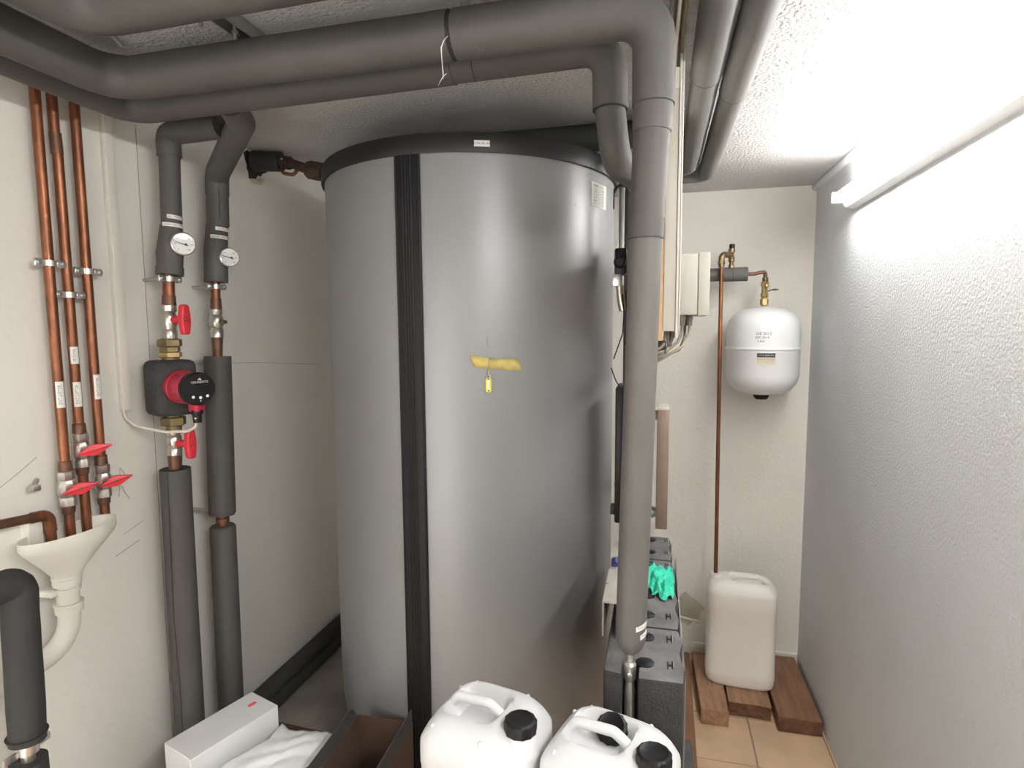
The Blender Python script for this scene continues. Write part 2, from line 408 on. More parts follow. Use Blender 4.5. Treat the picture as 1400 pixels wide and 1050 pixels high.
def capsule(nm, hw, hh, z0, z1, m, par):
    pts = [(hw * math.cos(a), hh - hw + hw * math.sin(a)) for a in [math.pi * i / 10 for i in range(11)]]
    pts += [(-x, -y) for x, y in pts]
    CUR.append(M); o = prism(nm, pts, z0, z1, m, par); CUR.pop(); return o
b = capsule('tag_body', .0085, .0215, -.002, .002, 'tag_yellow', kt)
CUR.append(M); box('paper_insert', (-.0042, -.012, .002), (.0042, .0135, .0026), 'label_white', b)
lathe('tag_hole', [(.002, 0), (.002, .0004)], (0, -.0165, .002), 'ink', b, seg=12); lathe('tag_hole', [(.002, 0), (.002, .0004)], (0, .0175, .002), 'ink', b, seg=12); CUR.pop()
ring = [M @ Vector((.0055 * math.cos(a), .0225 + .006 * math.sin(a), .001 + .002 * math.cos(a))) for a in [2 * math.pi * i / 20 for i in range(21)]]
tube('key_ring', ring, .0008, 'zinc', kt, 6)
tube('key_hook', [M @ Vector(p) for p in ((0, .028, .001), (-.001, .045, .0005), (.001, .068, .0005), (.003, .076, .001), (.004, .072, .002))], .0011, 'zinc', kt, 6)

# ------------------------------------------------------------------ overhead insulated pipes
def ring_band(name, p, d, r, m, parent, wdt=.004): 
    d = Vector(d).normalized(); p = Vector(p)
    tube(name, [p - d * wdt / 2, p + d * wdt / 2], r, m, parent, 24)
# pipe 1: big pipe along the ceiling, then the riser down to the pump station
t = root('insulated_pipe', 'thick grey insulated pipe crossing before the tank and dropping onto the pump station', 'pipe', (-.045, 1.15, 1.1))
Z1 = 2.338
tube('foam_sleeve', fil([(-1.243, -.98, Z1), (-1.243, 1.165, Z1 + .003), (-.408, 1.160, Z1 + .001)], .075), .046, 'foam', t, 28, wob=.008, sub=.06)
pts = fil([(-.398, 1.160, Z1), (-.0165, 1.156, Z1), (-.0165, 1.152, 2.165)], .070, 9)
rr = [.0470] + [.0470 - .0085 * (i / (len(pts) - 2)) for i in range(len(pts) - 1)]
tube('foam_elbow', pts, rr, 'foam', t, 28)
tube('foam_collar', [(-.0168, 1.152, 2.168), (-.0185, 1.152, 2.118)], [.0368, .0352], 'foam', t, 28)
ring_band('joint_groove', (-.0166, 1.152, 2.166), (0, 0, 1), .0372, 'foam_dark', t, .003)
tube('foam_sleeve', [(-.0185, 1.152, 2.12), (-.0262, 1.151, 1.945)], [.0335, .031], 'foam', t, 28, wob=.004, sub=.05)
tube('foam_collar', [(-.0250, 1.151, 1.963), (-.0268, 1.151, 1.925)], [.0325, .0322], 'foam', t, 28)
tube('foam_sleeve', [(-.0265, 1.151, 1.926), (-.0440, 1.15, 1.17), (-.0448, 1.15, 1.135), (-.0450, 1.15, 1.118), (-.0452, 1.15, 1.105)], [.0305, .0305, .0300, .024, .013], 'foam_worn', t, 28, sub=.05)
ring_band('joint_groove', (-.0267, 1.151, 1.925), (0, 0, 1), .0327, 'foam_dark', t, .002)
b = tube('brass_fitting', [(-.0452, 1.15, 1.11), (-.0452, 1.15, 1.085), (-.0452, 1.15, 1.08), (-.0452, 1.15, 1.05), (-.0452, 1.15, 1.045), (-.0452, 1.15, 1.02), (-.0452, 1.15, .95)], [.008, .008, .0125, .0125, .009, .011, .011], 'nickel', t, 14)
lathe('screw_head', [(.005, 0), (.005, .003), (.003, .004)], (-.045, 1.1375, 1.064), 'zinc', b, (0, -1, 0), 12)
# strip labels low on the riser and joint seams on the run
c = (-.0440, 1.150)
for (z, a0, a1) in ((1.168, -70, -15), (1.150, -52, -12)):
    s = cyl_patch('strip_label', c, .0306, a0, a1, z - .005, z + .005, 'label_white', t, t=.0006, skew=.006)
    cyl_text('lettering', 'VORLAUF', .006, c, .0316, a0 + 28, z + .003, 'ink_grey', s)
# dark open joint, loose grey collar edge, and torn white tape hanging from it
bm = bmesh.new()
tube('open_joint', [(-.409, 1.160, Z1), (-.398, 1.160, Z1)], .0435, 'hole_dark', t, 24)
tube('joint_seam', fil([(-.352, 1.160 - .0475 * math.cos(a), Z1 + .0475 * math.sin(a)) for a in [D2R(d) for d in (60, 30, 0, -20, -40, -60)]] + [(-.335, 1.160 - .018, Z1 - .0440)], 0), .0010, 'foam_light', t, 6)
tube('torn_tape', [(-.402, 1.118, 2.318), (-.408, 1.112, 2.308), (-.414, 1.113, 2.296), (-.415, 1.117, 2.283), (-.417, 1.126, 2.268), (-.418, 1.132, 2.258), (-.421, 1.14, 2.250)], [.0012, .0022, .003, .0018, .002, .0022, .0008], 'paper_white', t, 6, squash=.4)
tube('torn_tape', [(-.412, 1.135, 2.257), (-.417, 1.133, 2.253), (-.424, 1.135, 2.246), (-.432, 1.14, 2.238)], [.001, .002, .0012, .0006], 'paper_white', t, 6, squash=.4)
# pipe 2: runs behind it, drops beside it, bends back and goes down to the station
t = root('insulated_pipe', 'grey foam insulated pipe tucked behind the thick one and hooking down beside the riser', 'pipe', (-.075, 1.62, 1.07))
Z2 = 2.335
tube('foam_sleeve', fil([(-1.345, -.98, Z2), (-1.345, 1.305, Z2), (-.45, 1.290, Z2 + .004)], .06), .0385, 'foam', t, 26, wob=.008, sub=.06)
tube('foam_elbow', fil([(-.452, 1.290, Z2 + .004), (-.108, 1.285, Z2 + .006), (-.106, 1.285, 2.212)], .055, 9), .0365, 'foam', t, 26)
ring_band('joint_groove', (-.106, 1.285, 2.212), (0, 0, 1), .0366, 'foam_dark', t, .003)
tube('foam_sleeve', fil([(-.106, 1.285, 2.212), (-.094, 1.287, 2.105), (-.045, 1.62, 2.135), (-.046, 1.62, 1.073)], [.055, .05], 9), [.0315] * 11 + [.028] * 3 + [.0265] * 8, 'foam', t, 24)
tube('joint_seam', [(-.33, 1.290 - .0370 * math.cos(a), Z2 + .004 + .0370 * math.sin(a)) for a in [D2R(d) for d in (0, -30, -60, -90)]], .0009, 'foam_light', t, 6)
tube('joint_seam', [(-.40, 1.290 - .0378 * math.cos(a), Z2 + .004 + .0378 * math.sin(a)) for a in [D2R(d) for d in (0, -30, -60, -90)]], .0012, 'foam_dark', t, 6)
# pipe 3, nearest the ceiling at the left
t = root('insulated_pipe', 'grey foam insulated pipe bending by itself in the upper corner above the other ceiling pipes', 'pipe', (-1.06, .94, 2.31))
tube('foam_sleeve', fil([(-1.072, -.98, 2.364), (-1.072, .945, 2.364), (-.10, .925, 2.364), (-.10, .925, 2.43)], [.07, .05]), .0475, 'foam', t, 28, wob=.006, sub=.06)
# two parallel pipes on the ceiling towards the back
t = root('insulated_pipe', 'pale grey insulated ceiling pipe beside the cable duct, leading back and over the tank', 'pipe', (.105, 1.2, 2.33))
tube('foam_sleeve', [(.103, -.98, 2.385), (.103, 1.555, 2.375)], .0385, 'foam_light', t, 24, wob=.004, sub=.1)
tube('foam_sleeve', fil([(.103, 1.545, 2.375), (.103, 2.42, 2.372), (-.020, 2.42, 2.372)], [.06]), .0355, 'foam_light', t, 24, sub=.08)
tube('foam_sleeve', fil([(-.010, 2.42, 2.372), (-.035, 2.42, 2.372), (-.035, 1.985, 2.375), (-.62, 1.985, 2.375), (-.62, 1.985, 2.290)], [.04, .06, .05]), .043, 'foam_dark', t, 24, sub=.08)
ring_band('joint_groove', (.103, 1.556, 2.375), (0, 1, 0), .0388, 'foam_dark', t, .003)
t = root('insulated_pipe', 'pale grey insulated ceiling pipe nearest the lamp, bending off at the back wall', 'pipe', (.18, 1.3, 2.33))
tube('foam_sleeve', [(.181, -.98, 2.382), (.181, 1.685, 2.375)], .0375, 'foam_light', t, 24, wob=.004, sub=.1)
tube('foam_sleeve', fil([(.181, 1.675, 2.375), (.176, 2.53, 2.37), (-.11, 2.53, 2.37), (-.11, 2.53, 1.2), (-.11, 2.06, 1.2), (-.135, 2.06, 1.2)], [.055, .055, .05, .03]), .035, 'foam_light', t, 24, sub=.08)
ring_band('joint_groove', (.181, 1.686, 2.375), (0, 1, 0), .0378, 'foam_dark', t, .003)
# ceiling rail and hanger rods
t = root('ceiling_rail', 'short steel strut rail on the ceiling above the grey pipes', 'rail', (-.9, 1.0, 2.40))
for dx in (-.019, .016): box('rail_side', (-.90 + dx, .55, 2.402), (-.897 + dx, 1.36, 2.43), 'rod_steel', t)
box('rail_top', (-.919, .55, 2.426), (-.881, 1.36, 2.43), 'rod_steel', t)
tube('hanger_rod', [(-.90, 1.05, 2.43), (-.90, 1.05, 2.365)], .004, 'rod_steel', t, 8)
tube('hanger_rod', [(-.90, 1.15, 2.43), (-.90, 1.15, 2.375)], .004, 'rod_steel', t, 8)
lathe('rod_nut', [(.008, 0), (.008, .008)], (-.90, 1.15, 2.395), 'rod_steel', t, seg=6)
for k, xx in enumerate((-.392, -.366)):
    o = tube('hanger_rod', [(xx, 1.163, 2.43), (xx, 1.163, 2.375)], .0045, 'rod_steel', None, 8)
    tag(o, 'thin steel hanger rod between ceiling and thick grey pipe', 'rod', 'hanger rods of the thick pipe')
o = tube('hanger_rod', [(-1.115, .985, 2.43), (-1.115, .985, 2.40), (-1.13, 1.08, 2.37)], .005, 'rod_steel', None, 8)
tag(o, 'bent steel hanger in the dark corner between the grey ceiling pipes', 'rod')

# ------------------------------------------------------------------ strut and valve motor beside the tank
t = root('strut_rail', 'slim steel strut rail with a black valve motor between tank and riser', 'rail', (-.118, 1.86, 1.84))
for dx in (-.010, .005): box('rail_side', (-.118 + dx, 1.85, 1.99), (-.113 + dx, 1.875, 2.428), 'zinc', t)
box('rail_back', (-.128, 1.873, 1.99), (-.108, 1.878, 2.428), 'rod_steel', t)
box('valve_motor', (-.135, 1.84, 1.92), (-.098, 1.90, 2.00), 'black_plastic', t, .006)
lathe('valve_knob', [(.018, 0), (.018, .02), (.012, .026)], (-.118, 1.84, 1.955), 'black_plastic', t, (0, -1, 0), 16)
box('valve_bracket', (-.140, 1.845, 1.885), (-.112, 1.885, 1.925), 'zinc', t, .003)
tube('brass_nipple', [(-.12, 1.865, 1.89), (-.115, 1.865, 1.84), (-.108, 1.865, 1.81)], .012, 'nickel', t, 14)
for z in (2.17, 2.175): tube('cable_loop', [(-.14, 1.86, z - .05), (-.138, 1.84, z), (-.12, 1.83, z + .012), (-.10, 1.84, z + .008), (-.085, 1.86, z - .01)], .0022, 'black_plastic', t, 6)
for k, pts in enumerate((((-.11, 1.85, 1.86), (-.105, 1.85, 1.80), (-.108, 1.85, 1.74), (-.135, 1.85, 1.66)), ((-.10, 1.85, 1.87), (-.096, 1.85, 1.78), (-.10, 1.85, 1.70), (-.085, 1.85, 1.68)))):
    o = tube('thin_cable', fil(pts, .04), .002, 'black_plastic', t, 6)

# ------------------------------------------------------------------ three copper vent pipes on the left wall
def wall_clamp(y, z, parent, x=-1.465, r=.0135, span=.035):
    cl = tube('pipe_clamp', [(x, y, z - .007), (x, y, z + .007)], r + .003, 'zinc', parent, 18)
    for s in (-1, 1):
        box('clamp_ear', (x + .000, y + s * (r + .013) - .0125, z - .0095), (x + .009, y + s * (r + .013) + .0125, z + .0095), 'zinc', cl, .002, 1)
        lathe('clamp_screw', [(.006, 0), (.006, .003), (.004, .005)], (x + .009, y + s * (r + .0165), z), 'rod_steel', cl, (1, 0, 0), 10)
    tube('clamp_stud', [(x - .01, y, z), (XL, y, z)], .005, 'rod_steel', cl, 8)
def wing_handle(parent, p, axis, length, tilt, m='red_plastic'):
    """red butterfly handle: stem along axis and a wing plate"""
    ax = Vector(axis).normalized(); hz = ax.cross(Vector((0, 0, 1))).normalized() * -1
    wdir = (hz * math.cos(tilt) + Vector((0, 0, 1)) * math.sin(tilt)).normalized(); up = ax.cross(wdir)
    M = Matrix((wdir, up, ax)).transposed().to_4x4(); M.translation = Vector(p)
    CUR.append(M)
    L = length / 2
    pts = [(-L, -.001), (-L, .001), (-L * .62, .007), (-L * .25, .0130), (0, .015), (L * .25, .0130), (L * .62, .007), (L, .001), (L, -.001), (L * .62, -.007), (L * .25, -.0130), (0, -.015), (-L * .25, -.0130), (-L * .62, -.007)]
    h = prism('handle', pts, 0, .011, m, parent, .0025, 2)
    lathe('handle_stem', [(.0075, -.028), (.0075, .002)], (0, 0, 0), m, h, seg=14)
    lathe('handle_screw', [(.0035, 0), (.0035, .0015), (.002, .003)], (0, 0, .0108), 'brass_dark', h, seg=10)
    CUR.pop()
cp = [  # y, top z, valve z, wing offset, clamp z, kink
    (1.147, 2.40, 1.358, 1.926, 'left copper vent pipe with red butterfly valve, farthest from the insulated lines'),
    (1.192, 2.40, 1.448, 1.851, 'middle copper vent pipe with two white labels and the highest red butterfly valve'),
    (1.246, 2.40, 1.352, 1.915, 'copper vent pipe with red butterfly valve, next to the beige cable duct')]
FX = -1.465
for i, (yy, zt, zv, zc, lab) in enumerate(cp):
    t = root('copper_pipe', lab, 'pipe', (FX, yy, 1.2), 'copper vent pipes on the left wall')
    r = .0118
    if i == 1:
        tube('pipe_tube', [(FX, yy - .004, zt), (FX, yy - .004, 2.24), (FX, yy, 2.21), (FX, yy, zv + .05)], r, 'copper', t, 18)
        tube('solder_joint', [(FX, yy - .003, 2.25), (FX, yy - .001, 2.20)], .0135, 'copper_dark', t, 16)
    else:
        tube('pipe_tube', [(FX, yy, zt), (FX, yy, zv + .05)], r, 'copper', t, 18)
    tube('pipe_tube', [(FX, yy, zv - .05), (FX, yy, (1.215, 1.21, 1.242)[i])], r, 'copper', t, 18)
    tube('solder_joint', [(FX, yy, zv + .072), (FX, yy, zv + .07), (FX, yy, zv + .045)], [.012, .0145, .0155], 'copper_dark', t, 16)
    tube('solder_joint', [(FX, yy, zv - .042), (FX, yy, zv - .062), (FX, yy, zv - .066)], [.0155, .0145, .012], 'copper_dark', t, 16)
    v = lathe('valve_body', [(.016, -.046), (.019, -.044), (.019, -.026), (.017, -.022), (.021, -.012), (.021, .012), (.017, .022), (.019, .026), (.019, .044), (.016, .046)], (FX, yy, zv), 'nickel', t, seg=8)
    wing_handle(v, (FX + .045, yy + .000, zv + .004), (.80, -.60, 0), .078, D2R(14))
    wall_clamp(yy, zc, t)
    for (lz, ll, s) in ([(1.600, .066, 'ENTLÜFTER')] if i != 1 else [(1.596, .064, 'ENTLÜFTER'), (1.697, .044, 'HEIZUNG')]):
        lz += .010 if i == 2 else 0
        a0, a1 = (-72, 18) if i != 2 else (-55, 40)
        L = cyl_patch('strip_label', (FX, yy), r, a0, a1, lz - ll / 2, lz + ll / 2, 'label_white', t, t=.0008)
        cyl_text('lettering', s, .0095 if ll > .05 else .0078, (FX, yy), r + .0010, (a0 + a1) / 2 - 5, lz, 'ink', L, vertical=True)
# small copper discharge pipe with elbow running into the funnel
t = root('copper_pipe', 'short horizontal copper discharge pipe with elbow dipping into the white funnel', 'pipe', (-1.465, 1.095, 1.2))
tube('pipe_tube', fil([(-1.465, .55, 1.36), (-1.465, 1.07, 1.308)], 0), .0115, 'copper_dark', t, 16)
tube('elbow', fil([(-1.465, 1.055, 1.3095), (-1.465, 1.096, 1.306), (-1.465, 1.098, 1.262)], .022, 8), .0135, 'copper', t, 16)
tube('pipe_tube', [(-1.465, 1.098, 1.27), (-1.465, 1.098, 1.205)], .0115, 'copper', t, 16)
o = box('pipe_bracket', (-1.485, 1.065, 1.37), (-1.465, 1.085, 1.385), 'nickel', None, .003); o2 = o
tag(o, 'small corroded pipe bracket stub on the wall beside the copper pipes', 'bracket')
tube('bracket_stub', [(-1.478, 1.075, 1.378), (XL, 1.10, 1.39)], .006, 'channel_metal', o, 8)
# ------------------------------------------------------------------ white funnel and drain
t = root('drain_funnel', 'cream white plastic oval drain funnel and waste pipe catching the copper pipes', 'funnel', (-1.43, 1.12, .95))
def oval(cx, cy, ax, ay, z, n=40, tilt=0): return [(cx + ax * math.cos(2 * math.pi * k / n), cy + ay * math.sin(2 * math.pi * k / n), z + tilt * math.sin(2 * math.pi * k / n)) for k in range(n)]
rings = [oval(-1.432, 1.120, .056, .116, 1.262), oval(-1.432, 1.120, .059, .120, 1.264), oval(-1.432, 1.120, .060, .120, 1.244), oval(-1.432, 1.120, .058, .112, 1.232), oval(-1.432, 1.110, .040, .062, 1.185), oval(-1.432, 1.104, .030, .034, 1.155), oval(-1.432, 1.103, .027, .027, 1.135)]
inner = [oval(-1.432, 1.103, .024, .024, 1.145), oval(-1.432, 1.104, .027, .031, 1.160), oval(-1.432, 1.110, .037, .058, 1.188), oval(-1.432, 1.120, .055, .108, 1.236), oval(-1.432, 1.120, .056, .116, 1.262)]
vs = [p for r_ in rings + inner for p in r_]; nR = len(rings) + len(inner); n = 40; fs = []
order = inner[:-1] + rings
order = [inner[0], inner[1], inner[2], inner[3], rings[0], rings[1], rings[2], rings[3], rings[4], rings[5], rings[6]]
vs = [p for r_ in order for p in r_]
for i in range(len(order) - 1):
    for k in range(n): fs.append((i * n + k, i * n + (k + 1) % n, (i + 1) * n + (k + 1) % n, (i + 1) * n + k))
fs.append(tuple(range(n))); fs.append(tuple(range((len(order) - 1) * n, len(order) * n)))
pyd('funnel_bowl', vs, fs, 'white_plastic', t, True)
box('funnel_bracket', (XL, 1.05, 1.235), (-1.47, 1.085, 1.30), 'white_plastic', t, .004)
dp = fil([(-1.432, 1.103, 1.14), (-1.432, 1.099, .972), (-1.432, .78, .948)], .075, 12)
tube('waste_pipe', dp, .0245, 'white_plastic', t, 24)
for z, rr in ((1.138, .0305), (1.067, .0300)):
    lathe('pipe_socket', [(.026, -.012), (rr, -.011), (rr, .006), (rr + .002, .008), (rr + .002, .013), (.027, .014)], (-1.432, 1.102, z), 'white_plastic', t, seg=28)
tube('pipe_socket', [(-1.432, 1.00, .966), (-1.432, .985, .964), (-1.432, .965, .962)], [.030, .031, .029], 'white_plastic', t, 24)
o = tube('pipe_strap', [(-1.432, 1.102, 1.110), (-1.432, 1.102, 1.120)], .0285, 'white_plastic', t, 24)
box('strap_ear', (XL, 1.058, 1.108), (-1.428, 1.082, 1.122), 'white_plastic', t, .002)
# ------------------------------------------------------------------ dark insulated pipe at the left
t = root('insulated_pipe', 'dark charcoal insulated pipe elbow standing in front of the white waste pipe', 'pipe', (-1.36, .93, 0))
tube('foam_sleeve', fil([(-1.36, .40, 1.222), (-1.36, .940, 1.212), (-1.36, .932, .88), (-1.36, .93, .845)], [.028, 0], 8), .0350, 'foam_dark', t, 24, wob=.02, sub=.04)
tube('foam_sleeve', [(-1.36, .93, .862), (-1.36, .93, .846)], [.039, .034], 'foam_dark', t, 24, wob=.03)
tube('foam_sleeve', [(-1.36, .928, .800), (-1.36, .925, .02)], .036, 'foam_dark', t, 24, wob=.02, sub=.05)
tube('pipe_tube', [(-1.36, .93, .86), (-1.36, .928, .78)], .014, 'nickel', t, 16)
cl = tube('pipe_clamp', [(-1.36, .93, .838), (-1.36, .929, .818)], .021, 'zinc', t, 18)
for s in (-1, 1): box('clamp_ear', (-1.368, .93 + s * .036 - .015, .815), (-1.360, .93 + s * .036 + .015, .832), 'zinc', cl, .003)
# ------------------------------------------------------------------ beige cable duct and pump cable
t = root('cable_duct', 'narrow beige plastic cable duct running down the left wall beside the copper pipes', 'cable duct', (XL, 1.358, 1.53))
box('duct_body', (XL, 1.343, 1.531), (XL + .014, 1.375, 2.40), 'duct_beige', t, .002)
box('duct_lid', (XL + .012, 1.345, 1.531), (XL + .017, 1.373, 2.40), 'duct_beige', t, .0015)
o = tube('pump_cable', fil([(XL + .006, 1.352, 1.54), (XL + .006, 1.352, 1.51), (-1.475, 1.37, 1.482), (-1.40, 1.40, 1.462), (-1.33, 1.41, 1.465), (-1.285, 1.395, 1.485), (-1.275, 1.382, 1.512)], .03), .0042, 'cable_white', None, 10)
tag(o, 'pale cable sagging from the beige duct to the red circulation pump', 'cable')

# ------------------------------------------------------------------ left heating lines with pump
RX = -1.41
def gauge(parent, c, axis, r=.034):
    g = lathe('thermometer', [(0, -.016), (r * .8, -.016), (r, -.010), (r, .008), (r * .93, .010), (r * .90, .006), (0, .006)], c, 'zinc', parent, axis, 36)
    ax = Vector(axis).normalized(); x = Vector((0, 0, 1)).cross(ax).normalized(); M = plane_M(Vector(c) + ax * .0064, x, (0, 0, 1))
    CUR.append(M)
    lathe('dial_face', [(r * .90, 0), (r * .90, .0004), (0, .0004)], (0, 0, 0), 'glass_face', g, seg=32)
    a = D2R(168)
    tube('needle', [(-math.cos(a) * -.026, math.sin(a) * .026, .0016), (.012, -.0045, .0016)], [.0005, .0014], 'ink', g, 6)
    lathe('needle_hub', [(.0032, 0), (.0032, .002)], (.006, -.0015, .0008), 'ink', g, seg=12)
    for k in range(0, 13):
        aa = D2R(230 - k * 23.3)
        tube('tick', [(r * .80 * math.cos(aa), r * .80 * math.sin(aa), .0005), (r * .87 * math.cos(aa), r * .87 * math.sin(aa), .0005)], .0004, 'ink', g, 4)
        if k % 2 == 0:
            pass
    CUR.pop()
    for k in range(0, 7):
        aa = D2R(230 - k * 46.6)
        text('numeral', str(k * 20), .0062, M @ Matrix.Translation((r * .64 * math.cos(aa), r * .64 * math.sin(aa), .0006)), 'ink', g)
def strip(parent, c, r, th0, th1, z, s, hgt=.011, skew=-.004):
    p = cyl_patch('strip_label', c, r, th0, th1, z - hgt / 2, z + hgt / 2, 'label_white', parent, t=.0008, skew=skew)
    cyl_text('lettering', s, .0078, c, r + .0012, (th0 + th1) / 2, z + skew / 2, 'ink_grey', p)
def t_handle(parent, p, axis, m='red_plastic'):
    ax = Vector(axis).normalized(); hz = Vector((0, 0, 1)).cross(ax).normalized()
    M = Matrix((hz, Vector((0, 0, 1)), ax)).transposed().to_4x4(); M.translation = Vector(p)
    CUR.append(M)
    pts = [(-.009, -.044), (.009, -.044), (.0125, -.036), (.016, -.012), (.0165, 0), (.016, .012), (.0125, .036), (.009, .044), (-.009, .044), (-.0125, .036), (-.016, .012), (-.0165, 0), (-.016, -.012), (-.0125, -.036)]
    h = prism('handle', pts, -.008, .012, m, parent, .005, 3)
    lathe('handle_stem', [(.012, -.052), (.0105, -.006)], (0, 0, 0), m, h, seg=18)
    for a in (90, 210, 330):
        tube('handle_mark', [(.002 * math.cos(D2R(a)), .002 * math.sin(D2R(a)), .0121), (.009 * math.cos(D2R(a)), .009 * math.sin(D2R(a)), .0121)], .0011, 'ink', h, 5)
    CUR.pop()
AX = Vector((.99, -.10, 0)).normalized()
t = root('heating_line', 'insulated heating line with thermometer and two red T-handle valves around the circulation pump', 'pipe', (RX, 1.43, 0))
Y1 = 1.445
tube('foam_elbow', fil([(-1.215, 1.475, 2.335), (RX, 1.487, 2.335), (RX, 1.487, 2.27)], .02, 5), .033, 'foam', t, 24, wob=.01)
tube('foam_sleeve', [(RX, 1.487, 2.275), (RX, 1.480, 2.06)], .0285, 'foam', t, 24, wob=.012, sub=.05)
tube('foam_sleeve', [(RX, 1.478, 2.065), (RX, 1.466, 1.985), (RX, 1.462, 1.928)], [.030, .036, .034], 'foam', t, 24, wob=.012, sub=.04)
tube('foam_collar', [(RX, 1.463, 1.945), (RX, 1.461, 1.922)], .0375, 'foam', t, 24)
strip(t, (RX, 1.481), .0308, -68, 12, 2.092, 'VORL. HEIZUNG')
strip(t, (RX, 1.4795), .0325, -92, 12, 2.069, 'BODEN- HEIZUNG')
gauge(t, (RX + .046, 1.468, 2.012), (.86, -.50, -.06))
wall_clamp(1.456, 1.910, t, RX, .016)
tube('pipe_tube', [(RX, 1.456, 1.93), (RX, 1.452, 1.84)], .0165, 'copper', t, 18)
tube('solder_joint', [(RX, 1.453, 1.862), (RX, 1.452, 1.832)], [.018, .0195], 'copper_dark', t, 16)
v = lathe('valve_body', [(.018, -.062), (.0195, -.06), (.0195, -.03), (.017, -.026), (.021, -.012), (.021, .012), (.017, .022), (.022, .028), (.022, .044), (.018, .046)], (RX, 1.449, 1.788), 'nickel', t, seg=14)
t_handle(v, Vector((RX, 1.449, 1.790)) + AX * .058, AX)
for z, r_, h_, m_ in ((1.722, .034, .022, 'brass_dark'), (1.703, .028, .016, 'brass_dark'), (1.687, .032, .016, 'brass')): hexnut('union_nut', (RX, 1.445, z), r_, h_, m_, t)
tube('brass_nipple', [(RX, 1.445, 1.735), (RX, 1.445, 1.66)], .024, 'brass_dark', t, 18)
hexnut('union_nut', (RX, 1.441, 1.488), .035, .026, 'brass_dark', t)
tube('brass_nipple', [(RX, 1.441, 1.52), (RX, 1.440, 1.455)], .022, 'brass_dark', t, 18)
v = lathe('valve_body', [(.018, -.046), (.020, -.044), (.020, -.02), (.017, -.016), (.021, -.006), (.021, .014), (.017, .020), (.0195, .026), (.0195, .052), (.018, .054)], (RX, 1.439, 1.425), 'nickel', t, seg=14)
t_handle(v, Vector((RX, 1.439, 1.422)) + AX * .062, AX)
tube('solder_joint', [(RX, 1.438, 1.385), (RX, 1.437, 1.355), (RX, 1.436, 1.30)], [.020, .018, .016], 'copper_dark', t, 16)
tube('foam_sleeve', [(RX, 1.436, 1.343), (RX, 1.432, .9), (RX, 1.43, .02)], .0425, 'foam', t, 28, wob=.006, sub=.06)
tube('foam_seam', [(RX + .012, 1.436 - .0412, 1.34), (RX + .010, 1.432 - .0418, 1.1), (RX + .006, 1.432 - .0425, .9), (RX + .012, 1.431 - .0412, .7), (RX + .012, 1.43 - .0412, .3)], .0013, 'foam_dark', t, 6)
lathe('foam_cut_edge', [(.0405, 0), (.0410, .002), (.018, .001)], (RX, 1.436, 1.342), 'foam_dark', t, seg=24)
# circulation pump
p = root('circulation_pump', 'circulation pump with black foam shell, dark red motor and black control face', 'pump', (RX, 1.435, 1.51))
bm = bmesh.new(); bmesh.ops.create_cube(bm, size=1)
bmesh.ops.scale(bm, vec=(.105, .118, .165), verts=bm.verts)
bmesh.ops.bevel(bm, geom=bm.edges[:], offset=.026, segments=4, affect='EDGES', profile=.6)
bm.transform(Matrix.Translation((RX + .003, 1.437, 1.590)) @ Matrix.Rotation(D2R(-24), 4, 'Z'))
from_bm('insulation_shell', bm, 'black_foam_block', p, True)
A2 = Vector((.935, -.355, -.02)).normalized(); P0 = Vector((RX + .012, 1.437, 1.596))
lathe('motor_housing', [(0, .03), (.047, .03), (.050, .050), (.0495, .060), (.0475, .062), (.0475, .068), (.0485, .070), (.0465, .118), (.042, .122), (0, .122)], P0, 'pump_red', p, A2, 40)
hd = lathe('control_head', [(.040, .112), (.045, .118), (.0475, .126), (.0475, .146), (.044, .151), (.0, .152)], P0, 'black_plastic', p, A2, 40)
M = plane_M(P0 + A2 * .1524, Vector((0, 0, 1)).cross(A2), (0, 0, 1))
text('lettering', 'GRUNDFOS', .0088, M @ Matrix.Translation((0, .020, 0)), 'led_white', hd, space=1.05)
CUR.append(M)
for k in (-1, 0, 1):
    tube('brand_mark', [(k * .0045, .0255, .0002), (k * .0022, .0300 if k else .0318, .0002)], .0010, 'led_white', hd, 5)
for xx in (-.020, 0, .020): lathe('control_button', [(.0042, 0), (.0042, .001), (.003, .0016)], (xx, -.021 - (.003 if xx == 0 else 0) , 0), 'led_white', hd, seg=14)
lathe('control_button', [(.0018, 0), (.0018, .001)], (0, -.033, 0), 'led_white', hd, seg=10)
CUR.pop()
hz = Vector((0, 0, 1)).cross(A2).normalized()
for a in (100, 130, 200, 225):
    d = (hz * math.cos(D2R(a)) + Vector((0, 0, 1)) * math.sin(D2R(a)))
    tube('cooling_slot', [P0 + A2 * .078 + d * .0478, P0 + A2 * .108 + d * .0462], .0012, 'ink', p, 5)
pc = P0 + A2 * .128
box('plug_socket', pc + Vector((-.016, -.016, -.066)), pc + Vector((.016, .016, -.040)), 'pump_red', p, .005)
tube('plug', [pc + Vector((0, 0, -.060)), pc + Vector((0, 0, -.072)), pc + Vector((0, 0, -.076)), pc + Vector((0, 0, -.098))], [.0165, .0165, .0125, .011], 'black_plastic', p, 16)
